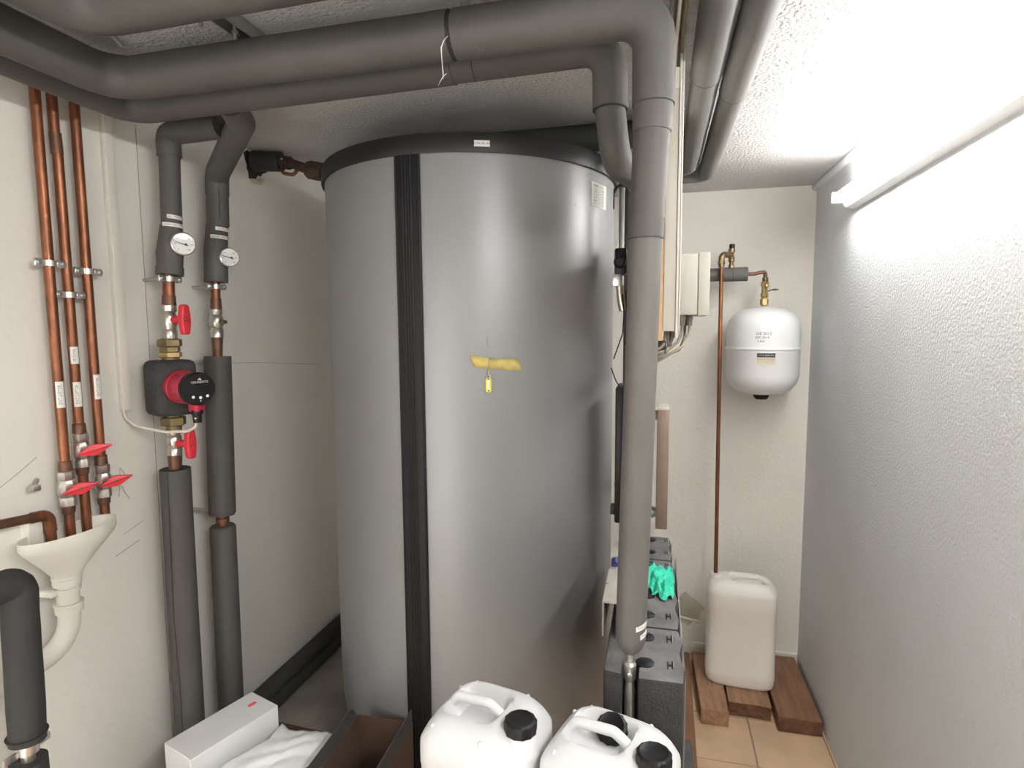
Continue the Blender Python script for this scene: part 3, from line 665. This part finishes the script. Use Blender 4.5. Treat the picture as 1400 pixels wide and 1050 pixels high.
# second line
t = root('heating_line', 'insulated heating line with thermometer beside the tank, slanting at the top to the ceiling pipes', 'pipe', (RX, 1.62, 0))
tube('foam_elbow', fil([(-1.09, 1.36, 2.345), (-1.12, 1.44, 2.325), (RX + .005, 1.672, 2.262), (RX, 1.676, 2.20), (RX, 1.672, 2.10)], [.03, .05, .02], 5), [.036] * 18 + [.034] * 2, 'foam', t, 24)
tube('foam_sleeve', [(RX, 1.672, 2.12), (RX, 1.655, 2.02), (RX, 1.650, 1.915)], [.0325, .036, .036], 'foam', t, 24, wob=.012, sub=.04)
tube('foam_seam', [(RX + .027, 1.672 - .021, 2.235), (RX + .027, 1.671 - .021, 2.12)], .0013, 'foam_dark', t, 6)
strip(t, (RX, 1.6665), .0365, -58, 28, 2.086, 'RÜCKLAUF')
strip(t, (RX, 1.662), .0372, -78, 28, 2.060, 'BODEN HEIZUNG')
gauge(t, (RX + .048, 1.655, 1.994), (.88, -.46, -.06), .031)
wall_clamp(1.645, 1.900, t, RX, .015)
tube('pipe_tube', [(RX, 1.645, 1.92), (RX, 1.642, 1.83)], .0145, 'copper', t, 18)
tube('solder_joint', [(RX, 1.643, 1.862), (RX, 1.642, 1.822)], [.0165, .018], 'copper_dark', t, 16)
v = lathe('valve_body', [(.017, -.052), (.020, -.05), (.020, -.024), (.017, -.02), (.022, -.008), (.022, .012), (.017, .022), (.020, .028), (.020, .040), (.017, .042)], (RX, 1.640, 1.785), 'nickel', t, seg=10)
lathe('valve_stem', [(.007, .015), (.007, .034), (.003, .038)], (RX, 1.640, 1.785), 'brass_dark', v, AX, 12)
box('lever_stub', Vector((RX, 1.640, 1.782)) + AX * .030 + Vector((-.006, -.012, -.003)), Vector((RX, 1.640, 1.788)) + AX * .030 + Vector((.006, .012, .002)), 'brass_dark', v, .002)
tube('solder_joint', [(RX, 1.639, 1.738), (RX, 1.638, 1.70), (RX, 1.637, 1.655)], [.018, .016, .0145], 'copper_dark', t, 16)
tube('foam_sleeve', [(RX, 1.637, 1.673), (RX, 1.620, 1.15), (RX, 1.619, 1.142)], [.0415, .0415, .037], 'foam', t, 28, sub=.08)
tube('pipe_tube', [(RX, 1.62, 1.155), (RX, 1.618, 1.08)], .0145, 'copper', t, 16)
tube('solder_joint', [(RX, 1.619, 1.132), (RX, 1.619, 1.118)], .021, 'copper_dark', t, 16)
tube('foam_sleeve', [(RX, 1.618, 1.106), (RX, 1.618, 1.100), (RX, 1.612, .6), (RX, 1.61, .26)], [.036, .0405, .0405, .0405], 'foam', t, 28, wob=.004, sub=.08)
wc = tube('wall_stud', [(XL, 1.585, 1.165), (RX - .03, 1.60, 1.16)], .007, 'rod_steel', t, 8)
# ------------------------------------------------------------------ rusty pipe from wall hole to tank top
t = root('pipe_connection', 'rusty brown pipe fittings running from a ragged wall hole to the tank top', 'pipe', (-1.35, 2.0, 2.3))
tube('foam_sleeve', [(XL + .006, 1.975, 2.392), (-1.385, 1.99, 2.386)], .036, 'foam_dark', t, 20, wob=.02, sub=.03)
tube('iron_pipe', fil([(-1.41, 1.985, 2.388), (-1.36, 1.99, 2.383), (-1.25, 1.98, 2.342), (-1.14, 1.97, 2.318), (-.95, 2.0, 2.316), (-.95, 2.0, 2.289)], [.05, .05, .05, .02]), .0175, 'rust_brown', t, 14)
for a, b, r_ in (((-1.385, 1.99, 2.385), (-1.345, 1.99, 2.378), .024), ((-1.262, 1.981, 2.346), (-1.195, 1.975, 2.329), .033), ((-1.18, 1.974, 2.327), (-1.155, 1.972, 2.322), .030)):
    tube('pipe_union', [a, b], r_, 'rust_brown', t, 8)
tube('vent_loop', fil([(-1.365, 1.975, 2.372), (-1.360, 1.955, 2.335), (-1.315, 1.960, 2.325), (-1.300, 1.98, 2.358)], .016), .0065, 'copper_dark', t, 10)
lathe('bright_screw', [(.004, 0), (.004, .004)], (-1.365, 1.966, 2.388), 'zinc', t, (0, -1, 0), 8)
# ------------------------------------------------------------------ pipes low along the left wall
for z in (.284, .352):
    o = tube('insulated_pipe', [(XL + .036, 1.70, z), (XL + .036, YB - .003, z)], .0335, 'foam_dark', None, 20, wob=.004, sub=.1)
    tag(o, 'dark insulated pipe on the plinth along the left wall, ' + ('under another pipe' if z < .3 else 'lying atop another pipe'), 'pipe', 'low wall pipes behind the tank')

# ------------------------------------------------------------------ pump station of black foam shells
t = root('pump_station', 'row of black foam pump shells on a steel stand right of the tank', 'pump station', (-.02, 1.5, 0))
ZT = 1.068; ZB = .70
x0, x1 = -.098, .062
y = 1.125
edges = [1.125, 1.335, 1.545, 1.745, 1.945]
for k in range(4):
    a, b = edges[k] + .0015, edges[k + 1] - .0015; m_ = (a + b) / 2
    rx = x1 - .004 * k
    right = [(rx - .002, a), (rx + .002, a + .05), (rx - .006, m_), (rx + .002, b - .05), (rx - .006, b)]
    if k == 0:
        poly = [(x0, a + .012), (-.060, a + .004), (-.060, a + .052), (-.029, a + .052), (-.029, a - .002)] + right + [(x0, b)]
    else: poly = [(x0, a)] + right + [(x0, b)]
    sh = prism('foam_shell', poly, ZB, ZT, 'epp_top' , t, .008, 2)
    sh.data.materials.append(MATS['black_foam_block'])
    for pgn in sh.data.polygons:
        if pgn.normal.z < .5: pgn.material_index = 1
    for dy in (.056, .160):
        yy = edges[k] + dy
        lathe('pipe_plug', [(.0, .005), (.009, .0045), (.0185, .0015), (.0195, -.004)], (-.016, yy, ZT), 'black_plastic', sh, seg=20)
        for (sx, sy, ex, ey) in ((.028, -.014, .031, .014), (.037, -.010, .040, .016), (.031, -.002, .037, .004)):
            box('latch_slot', (sx, yy + sy, ZT - .003), (ex, yy + ey, ZT + .0008), 'black_plastic', sh)
        box('latch_edge', (.0405, yy - .012, ZT - .002), (.0415, yy + .016, ZT + .0010), 'zinc', sh)
box('side_plate', (x1 + .001, 1.20, .66), (x1 + .005, 1.90, 1.02), 'rod_steel', t)
for yy in (1.2, 1.84):
    for xx in (-.07, .02): box('stand_leg', (xx, yy, 0), (xx + .03, yy + .03, ZB), 'black_rim', t, .003)
box('stand_beam', (-.09, 1.15, ZB - .04), (.06, 1.92, ZB), 'black_rim', t, .004)
box('lower_bracket', (.055, 1.24, .70), (.092, 1.36, .79), 'black_foam_block', t, .008)
# green cloth
n = 26; vs = []; fs = []
random.seed(3)
for i in range(n + 1):
    for j in range(n + 1):
        u, v_ = i / n, j / n
        xx = -.030 + .092 * u + .006 * math.sin(9 * v_ + 2 * u) + .010 * (v_ - .5) * (u - .5)
        yy = 1.475 + .205 * v_ + .012 * math.sin(8 * u)
        hgt = .026 * math.exp(-((u - .45) ** 2 + (v_ - .5) ** 2) * 5) + .007 * math.sin(17 * u + 9 * v_) * math.sin(13 * v_ - 5 * u + 1) + .005 * math.sin(31 * u - 23 * v_) + .003 * math.sin(50 * v_ + 20 * u)
        e = min(u, 1 - u, v_, 1 - v_)
        hgt = max(.0015, hgt * min(1, .35 + e * 5) + .004)
        ov = max(0, xx - .050)
        vs.append((xx - ov * .7, yy, ZT + .001 + hgt - ov * 1.2))
for i in range(n):
    for j in range(n):
        def inside(a, b): return ((a / n - .5) ** 2 * (3.3 + .8 * math.sin(b * .7)) + (b / n - .5) ** 2 * (3.2 + .9 * math.sin(a * .8))) < .86
        if inside(i + .5, j + .5): fs.append((i * (n + 1) + j, (i + 1) * (n + 1) + j, (i + 1) * (n + 1) + j + 1, i * (n + 1) + j + 1))
o = pyd('cloth', vs, fs, 'green_cloth', None, True); o.modifiers.new('s', 'SOLIDIFY').thickness = .0016
sb = o.modifiers.new('u', 'SUBSURF'); sb.levels = 1; sb.render_levels = 1
tag(o, 'crumpled turquoise green cloth lying on the pump station shells', 'cloth')
# steel channel with a blue knob
t = root('steel_channel', 'weathered pale steel channel lying along the pump shells beside the tank', 'steel channel', (-.098, 1.45, 1.069))
for xx in (-.112, -.079): box('channel_side', (xx, 1.265, 1.069), (xx + .003, 1.64, 1.148), 'channel_metal', t)
box('channel_top', (-.112, 1.265, 1.147), (-.076, 1.64, 1.151), 'channel_metal', t)
o = tube('blue_cap', [(-.098, 1.47, 1.151), (-.098, 1.47, 1.163), (-.090, 1.455, 1.172)], [.010, .011, .008], 'blue_plastic', None, 12)
tag(o, 'dark blue plastic cap lying on the steel channel', 'cap')
# ------------------------------------------------------------------ plate heat exchanger assembly
t = root('heat_exchanger', 'upright heat exchanger with a slim brown plate and black back panel behind the riser', 'heat exchanger', (-.04, 1.8, ZT))
box('brown_plate', (.000, 1.75, 1.158), (.034, 1.86, 1.522), 'hx_brown', t, .003)
box('plate_cap', (-.001, 1.749, 1.516), (.0345, 1.861, 1.5235), 'channel_metal', t, .001)
box('black_panel', (-.122, 1.755, 1.165), (-.092, 1.90, 1.582), 'black_plastic', t, .006)
for z in (1.195, 1.495):
    tube('cross_pipe', [(-.095, 1.80, z), (-.02, 1.80, z), (-.019, 1.80, z), (-.006, 1.80, z), (-.005, 1.80, z), (.002, 1.80, z)], [.012, .012, .018, .018, .014, .014], 'nickel', t, 14)
for yy in (1.78, 1.84): tube('support_pipe', [(-.06, yy, 1.21), (-.06, yy, ZT)], .011, 'copper_dark', t, 12)
box('panel_clip', (-.136, 1.775, 1.185), (-.120, 1.80, 1.215), 'black_rim', t, .003)
tube('thin_cable', fil([(-.105, 1.76, 1.575), (-.12, 1.75, 1.60), (-.135, 1.75, 1.64)], .02), .0018, 'black_plastic', t, 6)
# ------------------------------------------------------------------ wiring board, duct, junction box
t = root('wiring_board', 'upright wooden wiring board with beige cable duct and grey junction box, seen edge-on', 'wiring board', (.02, 1.5, 1.72))
box('board', (-.016, 1.42, 1.727), (.009, 1.96, 2.012), 'mdf', t, .001)
box('duct_body', (.010, 1.415, 1.749), (.036, 1.465, 2.30), 'duct_grey', t, .0012)
box('duct_sleeve', (.0095, 1.413, 2.29), (.0365, 1.467, 2.335), 'duct_grey', t, .0012)
box('mounting_plate', (.037, 1.412, 1.733), (.0425, 1.80, 2.39), 'plate_white', t, .001)
box('duct_lid', (.0435, 1.414, 1.76), (.047, 1.46, 2.43), 'plate_white', t, .001)
bx = box('junction_box', (.0475, 1.49, 1.788), (.090, 1.66, 1.934), 'box_beige', t, .002)
box('box_lid', (.091, 1.488, 1.786), (.117, 1.662, 1.936), 'box_beige', bx, .002)
for yy, xx in ((1.505, .056), (1.52, .074), (1.545, .064)):
    lathe('cable_gland', [(.008, 0), (.008, -.012), (.0065, -.014), (.0065, -.026)], (xx, yy, 1.788), 'cable_grey', bx, seg=12)
box('cable_holder', (-.012, 1.43, 1.690), (.018, 1.455, 1.727), 'black_plastic', t, .002)
o = root('cable_bundle', 'grey brown cables looping from the junction box and duct behind the riser', 'cable', (.03, 1.44, 1.66))
for k, pts in enumerate((((.016, 1.44, 1.76), (.015, 1.44, 1.735), (.012, 1.43, 1.715), (-.02, 1.42, 1.695), (-.05, 1.42, 1.675)),
        ((.022, 1.44, 1.76), (.022, 1.44, 1.725), (.026, 1.435, 1.712), (.032, 1.44, 1.735), (.032, 1.44, 1.755)),
        ((.028, 1.45, 1.76), (.028, 1.45, 1.73), (.02, 1.435, 1.705), (-.01, 1.425, 1.695), (-.05, 1.42, 1.69)),
        ((.056, 1.505, 1.765), (.055, 1.50, 1.745), (.045, 1.46, 1.722), (.01, 1.43, 1.695), (-.05, 1.42, 1.665)),
        ((.074, 1.52, 1.765), (.072, 1.50, 1.742), (.055, 1.46, 1.712), (.01, 1.425, 1.685), (-.05, 1.415, 1.655)),
        ((.064, 1.545, 1.765), (.064, 1.53, 1.735), (.05, 1.46, 1.705), (.01, 1.42, 1.69), (-.05, 1.41, 1.672)))):
    tube('cable', fil(pts, .018), .0036, 'cable_grey' if k % 2 else 'cable_beige', o, 8)
o = root('cable_bundle', 'bundle of beige cables rising from the duct and running along the ceiling', 'cable', (.03, 1.2, 2.34))
for k in range(7):
    xx = .013 + .0045 * k; zz = 2.372 + .012 * (k % 3) + .004 * math.sin(k * 2.3)
    dz = .010 * math.sin(k * 1.7)
    tube('cable', fil([(xx - .001 if k < 6 else .034, 1.44, 2.31), (xx, 1.435, 2.36), (xx + .003 * math.sin(k), 1.38, zz), (xx + .006, .9, zz + dz), (xx + .002, .3, zz), (xx, -.98, zz + .008)], .04), .0038, ('cable_grey', 'cable_beige', 'brass_dark', 'cable_white')[k % 4], o, 8)

# ------------------------------------------------------------------ expansion vessel line on the back wall
t = root('expansion_vessel', 'white round expansion vessel with handwritten notes hanging on the back wall', 'expansion vessel', (.478, 2.972, 1.43))
VC = (.478, 2.972); VR = .162
prof = [(0, 1.436), (.05, 1.438), (.095, 1.446), (.130, 1.466), (.152, 1.496), (VR, 1.533), (VR, 1.640), (VR + .001, 1.642), (VR, 1.644), (VR, 1.650), (VR + .006, 1.652), (VR + .006, 1.660), (VR, 1.662), (VR, 1.745), (.154, 1.785), (.130, 1.818), (.090, 1.838), (.04, 1.846), (0, 1.847)]
lathe('vessel_body', prof, (*VC, 0), 'vessel_white', t, seg=72)
lathe('valve_cap', [(.036, 1.438), (.034, 1.424), (.026, 1.414), (0, 1.414)], (*VC, 0), 'black_plastic', t, seg=28)
s = cyl_patch('type_label', VC, VR, -107, -80, 1.588, 1.638, 'label_cream', t, t=.0006)
cyl_patch('label_header', VC, VR + .0005, -107, -80, 1.620, 1.638, 'ink', s, t=.0006)
cyl_text('lettering', 'OTTO HEIZUNG', .0090, VC, VR + .0016, -93.5, 1.629, 'label_white', s)
cyl_text('lettering', 'Typ 25 l  3 bar', .006, VC, VR + .0012, -93.5, 1.610, 'ink_grey', s)
cyl_text('lettering', 'Nr. 20137', .006, VC, VR + .0012, -93.5, 1.599, 'ink_grey', s)
for k, (s_, dz) in enumerate((('OE 2013', 0), ('EPF 2014', -.017), ('2 bar', -.033))):
    cyl_text('handwriting', s_, .018 if k < 1 else .015, VC, VR + .0006, -98 - 2 * k, 1.725 + dz, 'ink', t)
box('wall_bracket', (.40, 3.10, 1.62), (.556, YB, 1.69), 'vessel_white', t, .004)
hexnut('union_nut', (*VC, 1.872), .019, .030, 'brass', t); tube('brass_nipple', [(*VC, 1.845), (*VC, 1.92)], .012, 'brass', t, 16)
lathe('vessel_flange', [(.032, 0), (.032, .004), (.02, .005)], (*VC, 1.845), 'vessel_white', t, seg=24)
v = lathe('valve_body', [(.014, 0), (.017, .002), (.017, .020), (.013, .024), (.014, .050), (.018, .054), (.018, .070), (.012, .074)], (*VC, 1.893), 'brass', t, seg=8)
tube('valve_lever', [(.49, 2.96, 1.920), (.505, 2.955, 1.926), (.520, 2.95, 1.927), (.535, 2.947, 1.926)], [.005, .005, .009, .003], 'brass_dark', v, 8, squash=.6)
lathe('valve_bonnet', [(.009, 0), (.009, .014), (.006, .016)], (VC[0] + .004, VC[1] - .012, 1.945), 'brass', v, (.3, -1, 0), 12)
tube('elbow_pipe', fil([(.37, 2.972, 2.003), (.43, 2.972, 2.003), (.455, 2.972, 2.008), (.478, 2.972, 2.012), (.479, 2.972, 1.955)], [.02, .02, .02]), .0085, 'copper_dark', t, 14)
lathe('elbow_socket', [(.012, -.01), (.0135, -.008), (.0135, .012), (.011, .014)], (.479, 2.972, 1.972), 'brass_dark', t, seg=14)
t = root('insulated_pipe', 'short grey insulated horizontal pipe on the back wall above the expansion vessel', 'pipe', (.26, 2.972, 1.97))
tube('foam_sleeve', [(.02, 2.972, 2.003), (.30, 2.972, 2.003)], .031, 'foam_light', t, 22)
tube('foam_sleeve', [(.298, 2.972, 2.003), (.40, 2.972, 2.003)], .033, 'foam_light', t, 22, wob=.01, sub=.03)
ring_band('joint_groove', (.333, 2.972, 2.003), (1, 0, .1), .0335, 'foam_dark', t, .003)
box('wall_bracket', (.08, 3.0, 1.99), (.10, YB, 2.015), 'rod_steel', t)
# copper overflow pipe with brass safety valve
t = root('copper_pipe', 'long thin copper overflow pipe with brass elbow dropping into the jerrycan', 'pipe', (.281, 2.915, .5))
tube('pipe_tube', [(.279, 2.925, 2.055), (.287, 2.880, .50)], .0092, 'copper', t, 14)
tube('brass_elbow', fil([(.279, 2.925, 2.035), (.279, 2.925, 2.092), (.325, 2.955, 2.092)], .018, 7), [.0135] + [.014] * 8 + [.014], 'brass_dark', t, 14)
hexnut('union_nut', (.279, 2.925, 2.055), .016, .016, 'brass_dark', t)
lathe('safety_valve', [(.013, 0), (.013, .015), (.010, .018), (.010, .028), (.014, .032), (.014, .050), (.010, .055), (.010, .072), (.015, .074), (.015, .090), (.011, .092)], (.326, 2.955, 2.030), 'brass_dark', t, seg=12)
lathe('valve_cap', [(.0125, 0), (.0125, .020), (.010, .022)], (.327, 2.955, 2.120), 'black_plastic', t, seg=10)

# ------------------------------------------------------------------ jerrycans
def sup(a, n=4.0):
    c, s = math.cos(a), math.sin(a)
    return (math.copysign(abs(c) ** (2 / n), c), math.copysign(abs(s) ** (2 / n), s))
def jerrycan(name, label, loc, rz, L, W, Hh, m, cap=True, extra_cap=False, group=None, spout=(.385, -.14), hand=(-.10, .23), ribs=True, neck=.0, hn=.0):
    """L along x (long side), W along y, handle lies along x; spout given in fractions of L, W"""
    t = root(name, label, 'jerrycan', loc, group)
    CUR.append(Matrix.Translation(Vector(loc)) @ Matrix.Rotation(rz, 4, 'Z'))
    N = 64; ang = [2 * math.pi * k / N for k in range(N)]
    a, b = L / 2, W / 2; rings = []
    def ring(sc, z, e=4.5): return [(a * sc * sup(q, e)[0], b * sc * sup(q, e)[1], z) for q in ang]
    sh = .05                                             # shoulder height
    for sc, z in ((.90, 0), (.955, .006), (.985, .018), (.993, .04), (1, .05), (1, .06), (.99, .066), (.99, Hh * .70), (1, Hh * .71), (1, Hh - sh - .012), (.995, Hh - sh)): rings.append(ring(sc, z))
    hx0, hx1 = (hand[0] - hand[1]) * L, (hand[0] + hand[1]) * L
    def top(x, y, s):
        z = Hh - sh * (max(0, s - .35) / .65) ** 3.2
        fx = min(1, max(0, (x - hx0 + .012) / .03)) * min(1, max(0, (hx1 + .012 - x) / .03))
        fy = min(1, max(0, (y - hn + .055) / .035)) * min(1, max(0, (hn + .06 - y) / .03))
        g = fx * fy; g = g * g * (3 - 2 * g)
        return z - .036 * g
    for s in (.97, .94, .90, .85, .80, .74, .68, .60, .52, .44, .36, .28, .20, .12, .05):
        e = 4.5 - 1.2 * (1 - s); rr = []
        for q in ang:
            x, y = a * s * .995 * sup(q, e)[0], b * s * .995 * sup(q, e)[1]
            rr.append((x, y, top(x, y, s)))
        rings.append(rr)
    vs = [p for r_ in rings for p in r_]; fs = []
    for i in range(len(rings) - 1):
        for k in range(N): fs.append((i * N + k, i * N + (k + 1) % N, (i + 1) * N + (k + 1) % N, (i + 1) * N + k))
    fs.append(tuple(range(N))); fs.append(tuple(range((len(rings) - 1) * N, len(rings) * N)))
    body = pyd('can_body', vs, fs, m, t, True)
    hp = fil([(hx0 - .006, hn, Hh - .022), (hx0 + .008, hn, Hh - .002), (hx1 - .022, hn, Hh + .004), (hx1 + .004, hn, Hh - .012), (hx1 + .010, hn, Hh - .045)], [.012, .02, .015], 5)
    tube('handle', hp, [.008] + [.0088] * (len(hp) - 2) + [.010], m, t, 14, squash=1.1)
    sx, sy = spout[0] * L, spout[1] * W
    lathe('spout_neck', [(.031, Hh - .045), (.030, Hh - .016 + neck), (.027, Hh - .012 + neck), (.027, Hh - .004 + neck)], (sx, sy, 0), m, t, seg=28)
    def mkcap(x, y, z, nm, tl=None):
        n = 72; P = []
        T = Matrix.Translation((x, y, z)) @ (tl or Matrix.Identity(4))
        vs = []; fs = []
        prof = [(.0265, 0, .0), (.0285, .001, .6), (.0285, .018, 1), (.0275, .021, .5), (.0235, .0235, 0), (.022, .0225, 0), (0.004, .0225, 0)]
        for r_, h_, kk in prof:
            for k in range(n):
                rr = r_ + kk * (.0017 if (k % 6) < 2 else 0)
                vs.append(T @ Vector((rr * math.cos(2 * math.pi * k / n), rr * math.sin(2 * math.pi * k / n), h_)))
        for i in range(len(prof) - 1):
            for k in range(n): fs.append((i * n + k, i * n + (k + 1) % n, (i + 1) * n + (k + 1) % n, (i + 1) * n + k))
        fs.append(tuple(range(n))); fs.append(tuple(range((len(prof) - 1) * n, len(prof) * n)))
        return pyd(nm, vs, fs, 'black_plastic', t, True)
    if cap: mkcap(sx, sy, Hh - .008, 'screw_cap')
    if extra_cap: mkcap(*extra_cap, 'screw_cap', Matrix.Rotation(D2R(28), 4, 'X'))
    if ribs:
        for fx, fy in ((-.30, .38), (.22, .40), (-.34, -.36), (.14, -.40), (-.41, .25)):
            xx, yy = fx * L, fy * W; s = ((abs(fx) * 2) ** 4 + (abs(fy) * 2) ** 4) ** .25
            bm = bmesh.new(); bmesh.ops.create_uvsphere(bm, u_segments=10, v_segments=6, radius=.0045)
            bm.transform(Matrix.Translation((xx, yy, top(xx, yy, s) - .001))); from_bm('moulded_knob', bm, m, body, True)
    CUR.pop(); return t
CG = 'white jerrycans in the foreground'
jerrycan('jerrycan', 'white plastic jerrycan with one black screw cap, right before the black seam strip', (-.303, 1.000, .737), D2R(-13), .218, .200, .315, 'can_white', group=CG)
jerrycan('jerrycan', 'white plastic jerrycan with two black screw caps, in front of the pump station', (-.070, .975, .737), D2R(-17), .222, .190, .315, 'can_white', extra_cap=(-.012, .044, .282), group=CG)
jerrycan('jerrycan', 'milky jerrycan without cap standing on wooden blocks by the back wall', (.402, 2.865, .072), D2R(-4), .312, .205, .50, 'can_milky', cap=False, spout=(-.36, .02), hand=(.10, .24), ribs=False, neck=.008)
# small table the foreground cans stand on
t = root('side_table', 'low wooden table carrying the two white jerrycans with black caps', 'table', (-.19, .95, 0))
box('table_top', (-.47, .80, .715), (.075, 1.115, .737), 'wood_brown', t, .003)
for xx in (-.45, .02):
    for yy in (.815, 1.05): box('leg', (xx, yy, 0), (xx + .035, yy + .035, .715), 'wood_brown', t, .003)
for yy in (.82, 1.06): box('apron', (-.42, yy, .64), (.03, yy + .02, .715), 'wood_brown', t)

# ------------------------------------------------------------------ timber on the floor at the back
def plank(label, x0, x1, y0, y1, z0, z1, m, rz=0, rough=0.0, group=None):
    bm = bmesh.new(); bmesh.ops.create_cube(bm, size=1); bmesh.ops.scale(bm, vec=(x1 - x0, y1 - y0, z1 - z0), verts=bm.verts)
    bmesh.ops.bevel(bm, geom=bm.edges[:], offset=.003, segments=1, affect='EDGES')
    bmesh.ops.subdivide_edges(bm, edges=bm.edges[:], cuts=3, use_grid_fill=True)
    if rough:
        for v in bm.verts: v.co += Vector([random.uniform(-rough, rough) for _ in range(3)])
    bm.transform(Matrix.Translation(((x0 + x1) / 2, (y0 + y1) / 2, (z0 + z1) / 2 )) @ Matrix.Rotation(rz, 4, 'Z'))
    o = from_bm('wood_block', bm, m, None, False); o.data.materials.append(MATS['wood_end'])
    for p_ in o.data.polygons:
        n_ = Matrix.Rotation(-rz, 3, 'Z') @ p_.normal
        if n_.y < -.7: p_.material_index = 1
    tag(o, label, 'wood block', group); return o
plank('brown planed wood block wedged against the rough right wall', .530, .706, 2.60, 3.11, .002, .070, 'wood_brown', D2R(1.0))
plank('rough split wood block under the middle of the milky jerrycan', .338, .520, 2.66, 3.08, .003, .069, 'wood_pale', D2R(-1), .0022)
plank('short split wood block with cracked end under the copper pipe side of the jerrycan', .205, .322, 2.575, 3.05, .003, .069, 'wood_pale', D2R(1.5), .0022)
plank('long flat brown board lying on the floor beside the pump station', .118, .178, 1.75, 3.08, .001, .045, 'wood_brown', D2R(-.6))
# ------------------------------------------------------------------ plate leaning at back wall behind the can

# ------------------------------------------------------------------ cartons, paper and dark flaps at lower left
def carton(label, x0, x1, y0, y1, h, m, rz, flaps, mi='carton_brown'):
    t = root('cardboard_box', label, 'box', ((x0 + x1) / 2, (y0 + y1) / 2, 0))
    CUR.append(Matrix.Translation(((x0 + x1) / 2, (y0 + y1) / 2, 0)) @ Matrix.Rotation(rz, 4, 'Z'))
    a, b = (x1 - x0) / 2, (y1 - y0) / 2; k = .004
    box('side_panel', (-a, -b, 0), (a, -b + k, h), m, t); box('side_panel', (-a, b - k, 0), (a, b, h), m, t)
    box('side_panel', (-a, -b + k, 0), (-a + k, b - k, h), m, t); box('side_panel', (a - k, -b + k, 0), (a, b - k, h), m, t)
    box('bottom_panel', (-a + k, -b + k, 0), (a - k, b - k, .004), m, t)
    for side, ln, angd, mm in flaps:
        c, s = math.cos(D2R(angd)), math.sin(D2R(angd))
        if side == 'L': q = [(-a, -b + .01, h), (-a, b - .01, h), (-a - ln * c, b - .03, h + ln * s), (-a - ln * c, -b + .03, h + ln * s)]
        if side == 'R': q = [(a, -b + .01, h), (a, b - .01, h), (a + ln * c, b - .03, h + ln * s), (a + ln * c, -b + .03, h + ln * s)]
        if side == 'B': q = [(-a + .01, b, h), (a - .01, b, h), (a - .03, b + ln * c, h + ln * s), (-a + .03, b + ln * c, h + ln * s)]
        if side == 'F': q = [(-a + .01, -b, h), (a - .01, -b, h), (a - .03, -b - ln * c, h + ln * s), (-a + .03, -b - ln * c, h + ln * s)]
        nrm = (Vector(q[1]) - Vector(q[0])).cross(Vector(q[3]) - Vector(q[0])).normalized() * .002
        vs = [Vector(p_) + nrm for p_ in q] + [Vector(p_) - nrm for p_ in q]
        pyd('flap', vs, [(0, 1, 2, 3), (7, 6, 5, 4), (0, 4, 5, 1), (1, 5, 6, 2), (2, 6, 7, 3), (3, 7, 4, 0)], mm, t)
    CUR.pop(); return t
carton('open brown cardboard box with dark flaps standing before the tank', -.868, -.690, 1.17, 1.525, .585, 'carton_brown', D2R(2), [('L', .035, 80, 'carton_dark'), ('R', .06, 82, 'carton_dark'), ('F', .10, -60, 'carton_brown')])
carton('low brown cardboard box under the white carton and paper', -1.335, -.93, 1.07, 1.55, .488, 'carton_brown', D2R(-3), [])
t = root('white_carton', 'flat white carton with a small pink label lying on the brown box', 'box', (-1.23, 1.36, .49))
Mx = Matrix.Translation((-1.231, 1.372, .545)) @ Matrix.Rotation(D2R(72), 4, 'Z')
CUR.append(Mx)
cb = box('carton_body', (-.137, -.066, -.055), (.137, .066, .055), 'carton_white', t, .0015, 1)
box('pink_sticker', (.085, .000, .0552), (.110, .013, .0558), 'pink_label', cb, .0)
CUR.pop()
# crumpled white paper
n = 30; vs = []; fs = []
random.seed(11)
for i in range(n + 1):
    for j in range(n + 1):
        u, v_ = i / n - .5, j / n - .5
        z = .006 * abs(math.sin(7 * u + 4 * v_)) + .005 * abs(math.sin(11 * v_ - 6 * u + 1)) + .0025 * abs(math.sin(19 * u + 13 * v_)) + .03 * (u * u) + .022 * math.exp(-((u + .1) ** 2 + (v_ - .2) ** 2) * 6) - .05 * max(0, v_ - .3) * (1 + u)
        vs.append((-1.035 + .20 * u + .03 * math.sin(5 * v_), 1.345 + .27 * v_ + .015 * math.sin(7 * u), .525 + z))
for i in range(n):
    for j in range(n): fs.append((i * (n + 1) + j, (i + 1) * (n + 1) + j, (i + 1) * (n + 1) + j + 1, i * (n + 1) + j + 1))
o = pyd('crumpled_paper', vs, fs, 'paper_white', None, True); o.modifiers.new('s', 'SOLIDIFY').thickness = .0008
tag(o, 'crumpled sheet of white paper beside the white carton', 'paper')

# ------------------------------------------------------------------ small things behind the pump station at the back wall
o = box('loose_panel', (.105, 3.118, .20), (.235, 3.122, .33), 'clear_film', None, rot=Matrix.Rotation(D2R(38), 4, 'Y'))
tag(o, 'small clear plastic panel leaning on the back wall behind the pump station', 'panel')
o = tube('plastic_tube', [(.04, 3.09, .245), (.235, 3.11, .205)], .007, 'cable_white', None, 10)
tag(o, 'short white plastic tube at the back wall beside the milky jerrycan', 'tube')
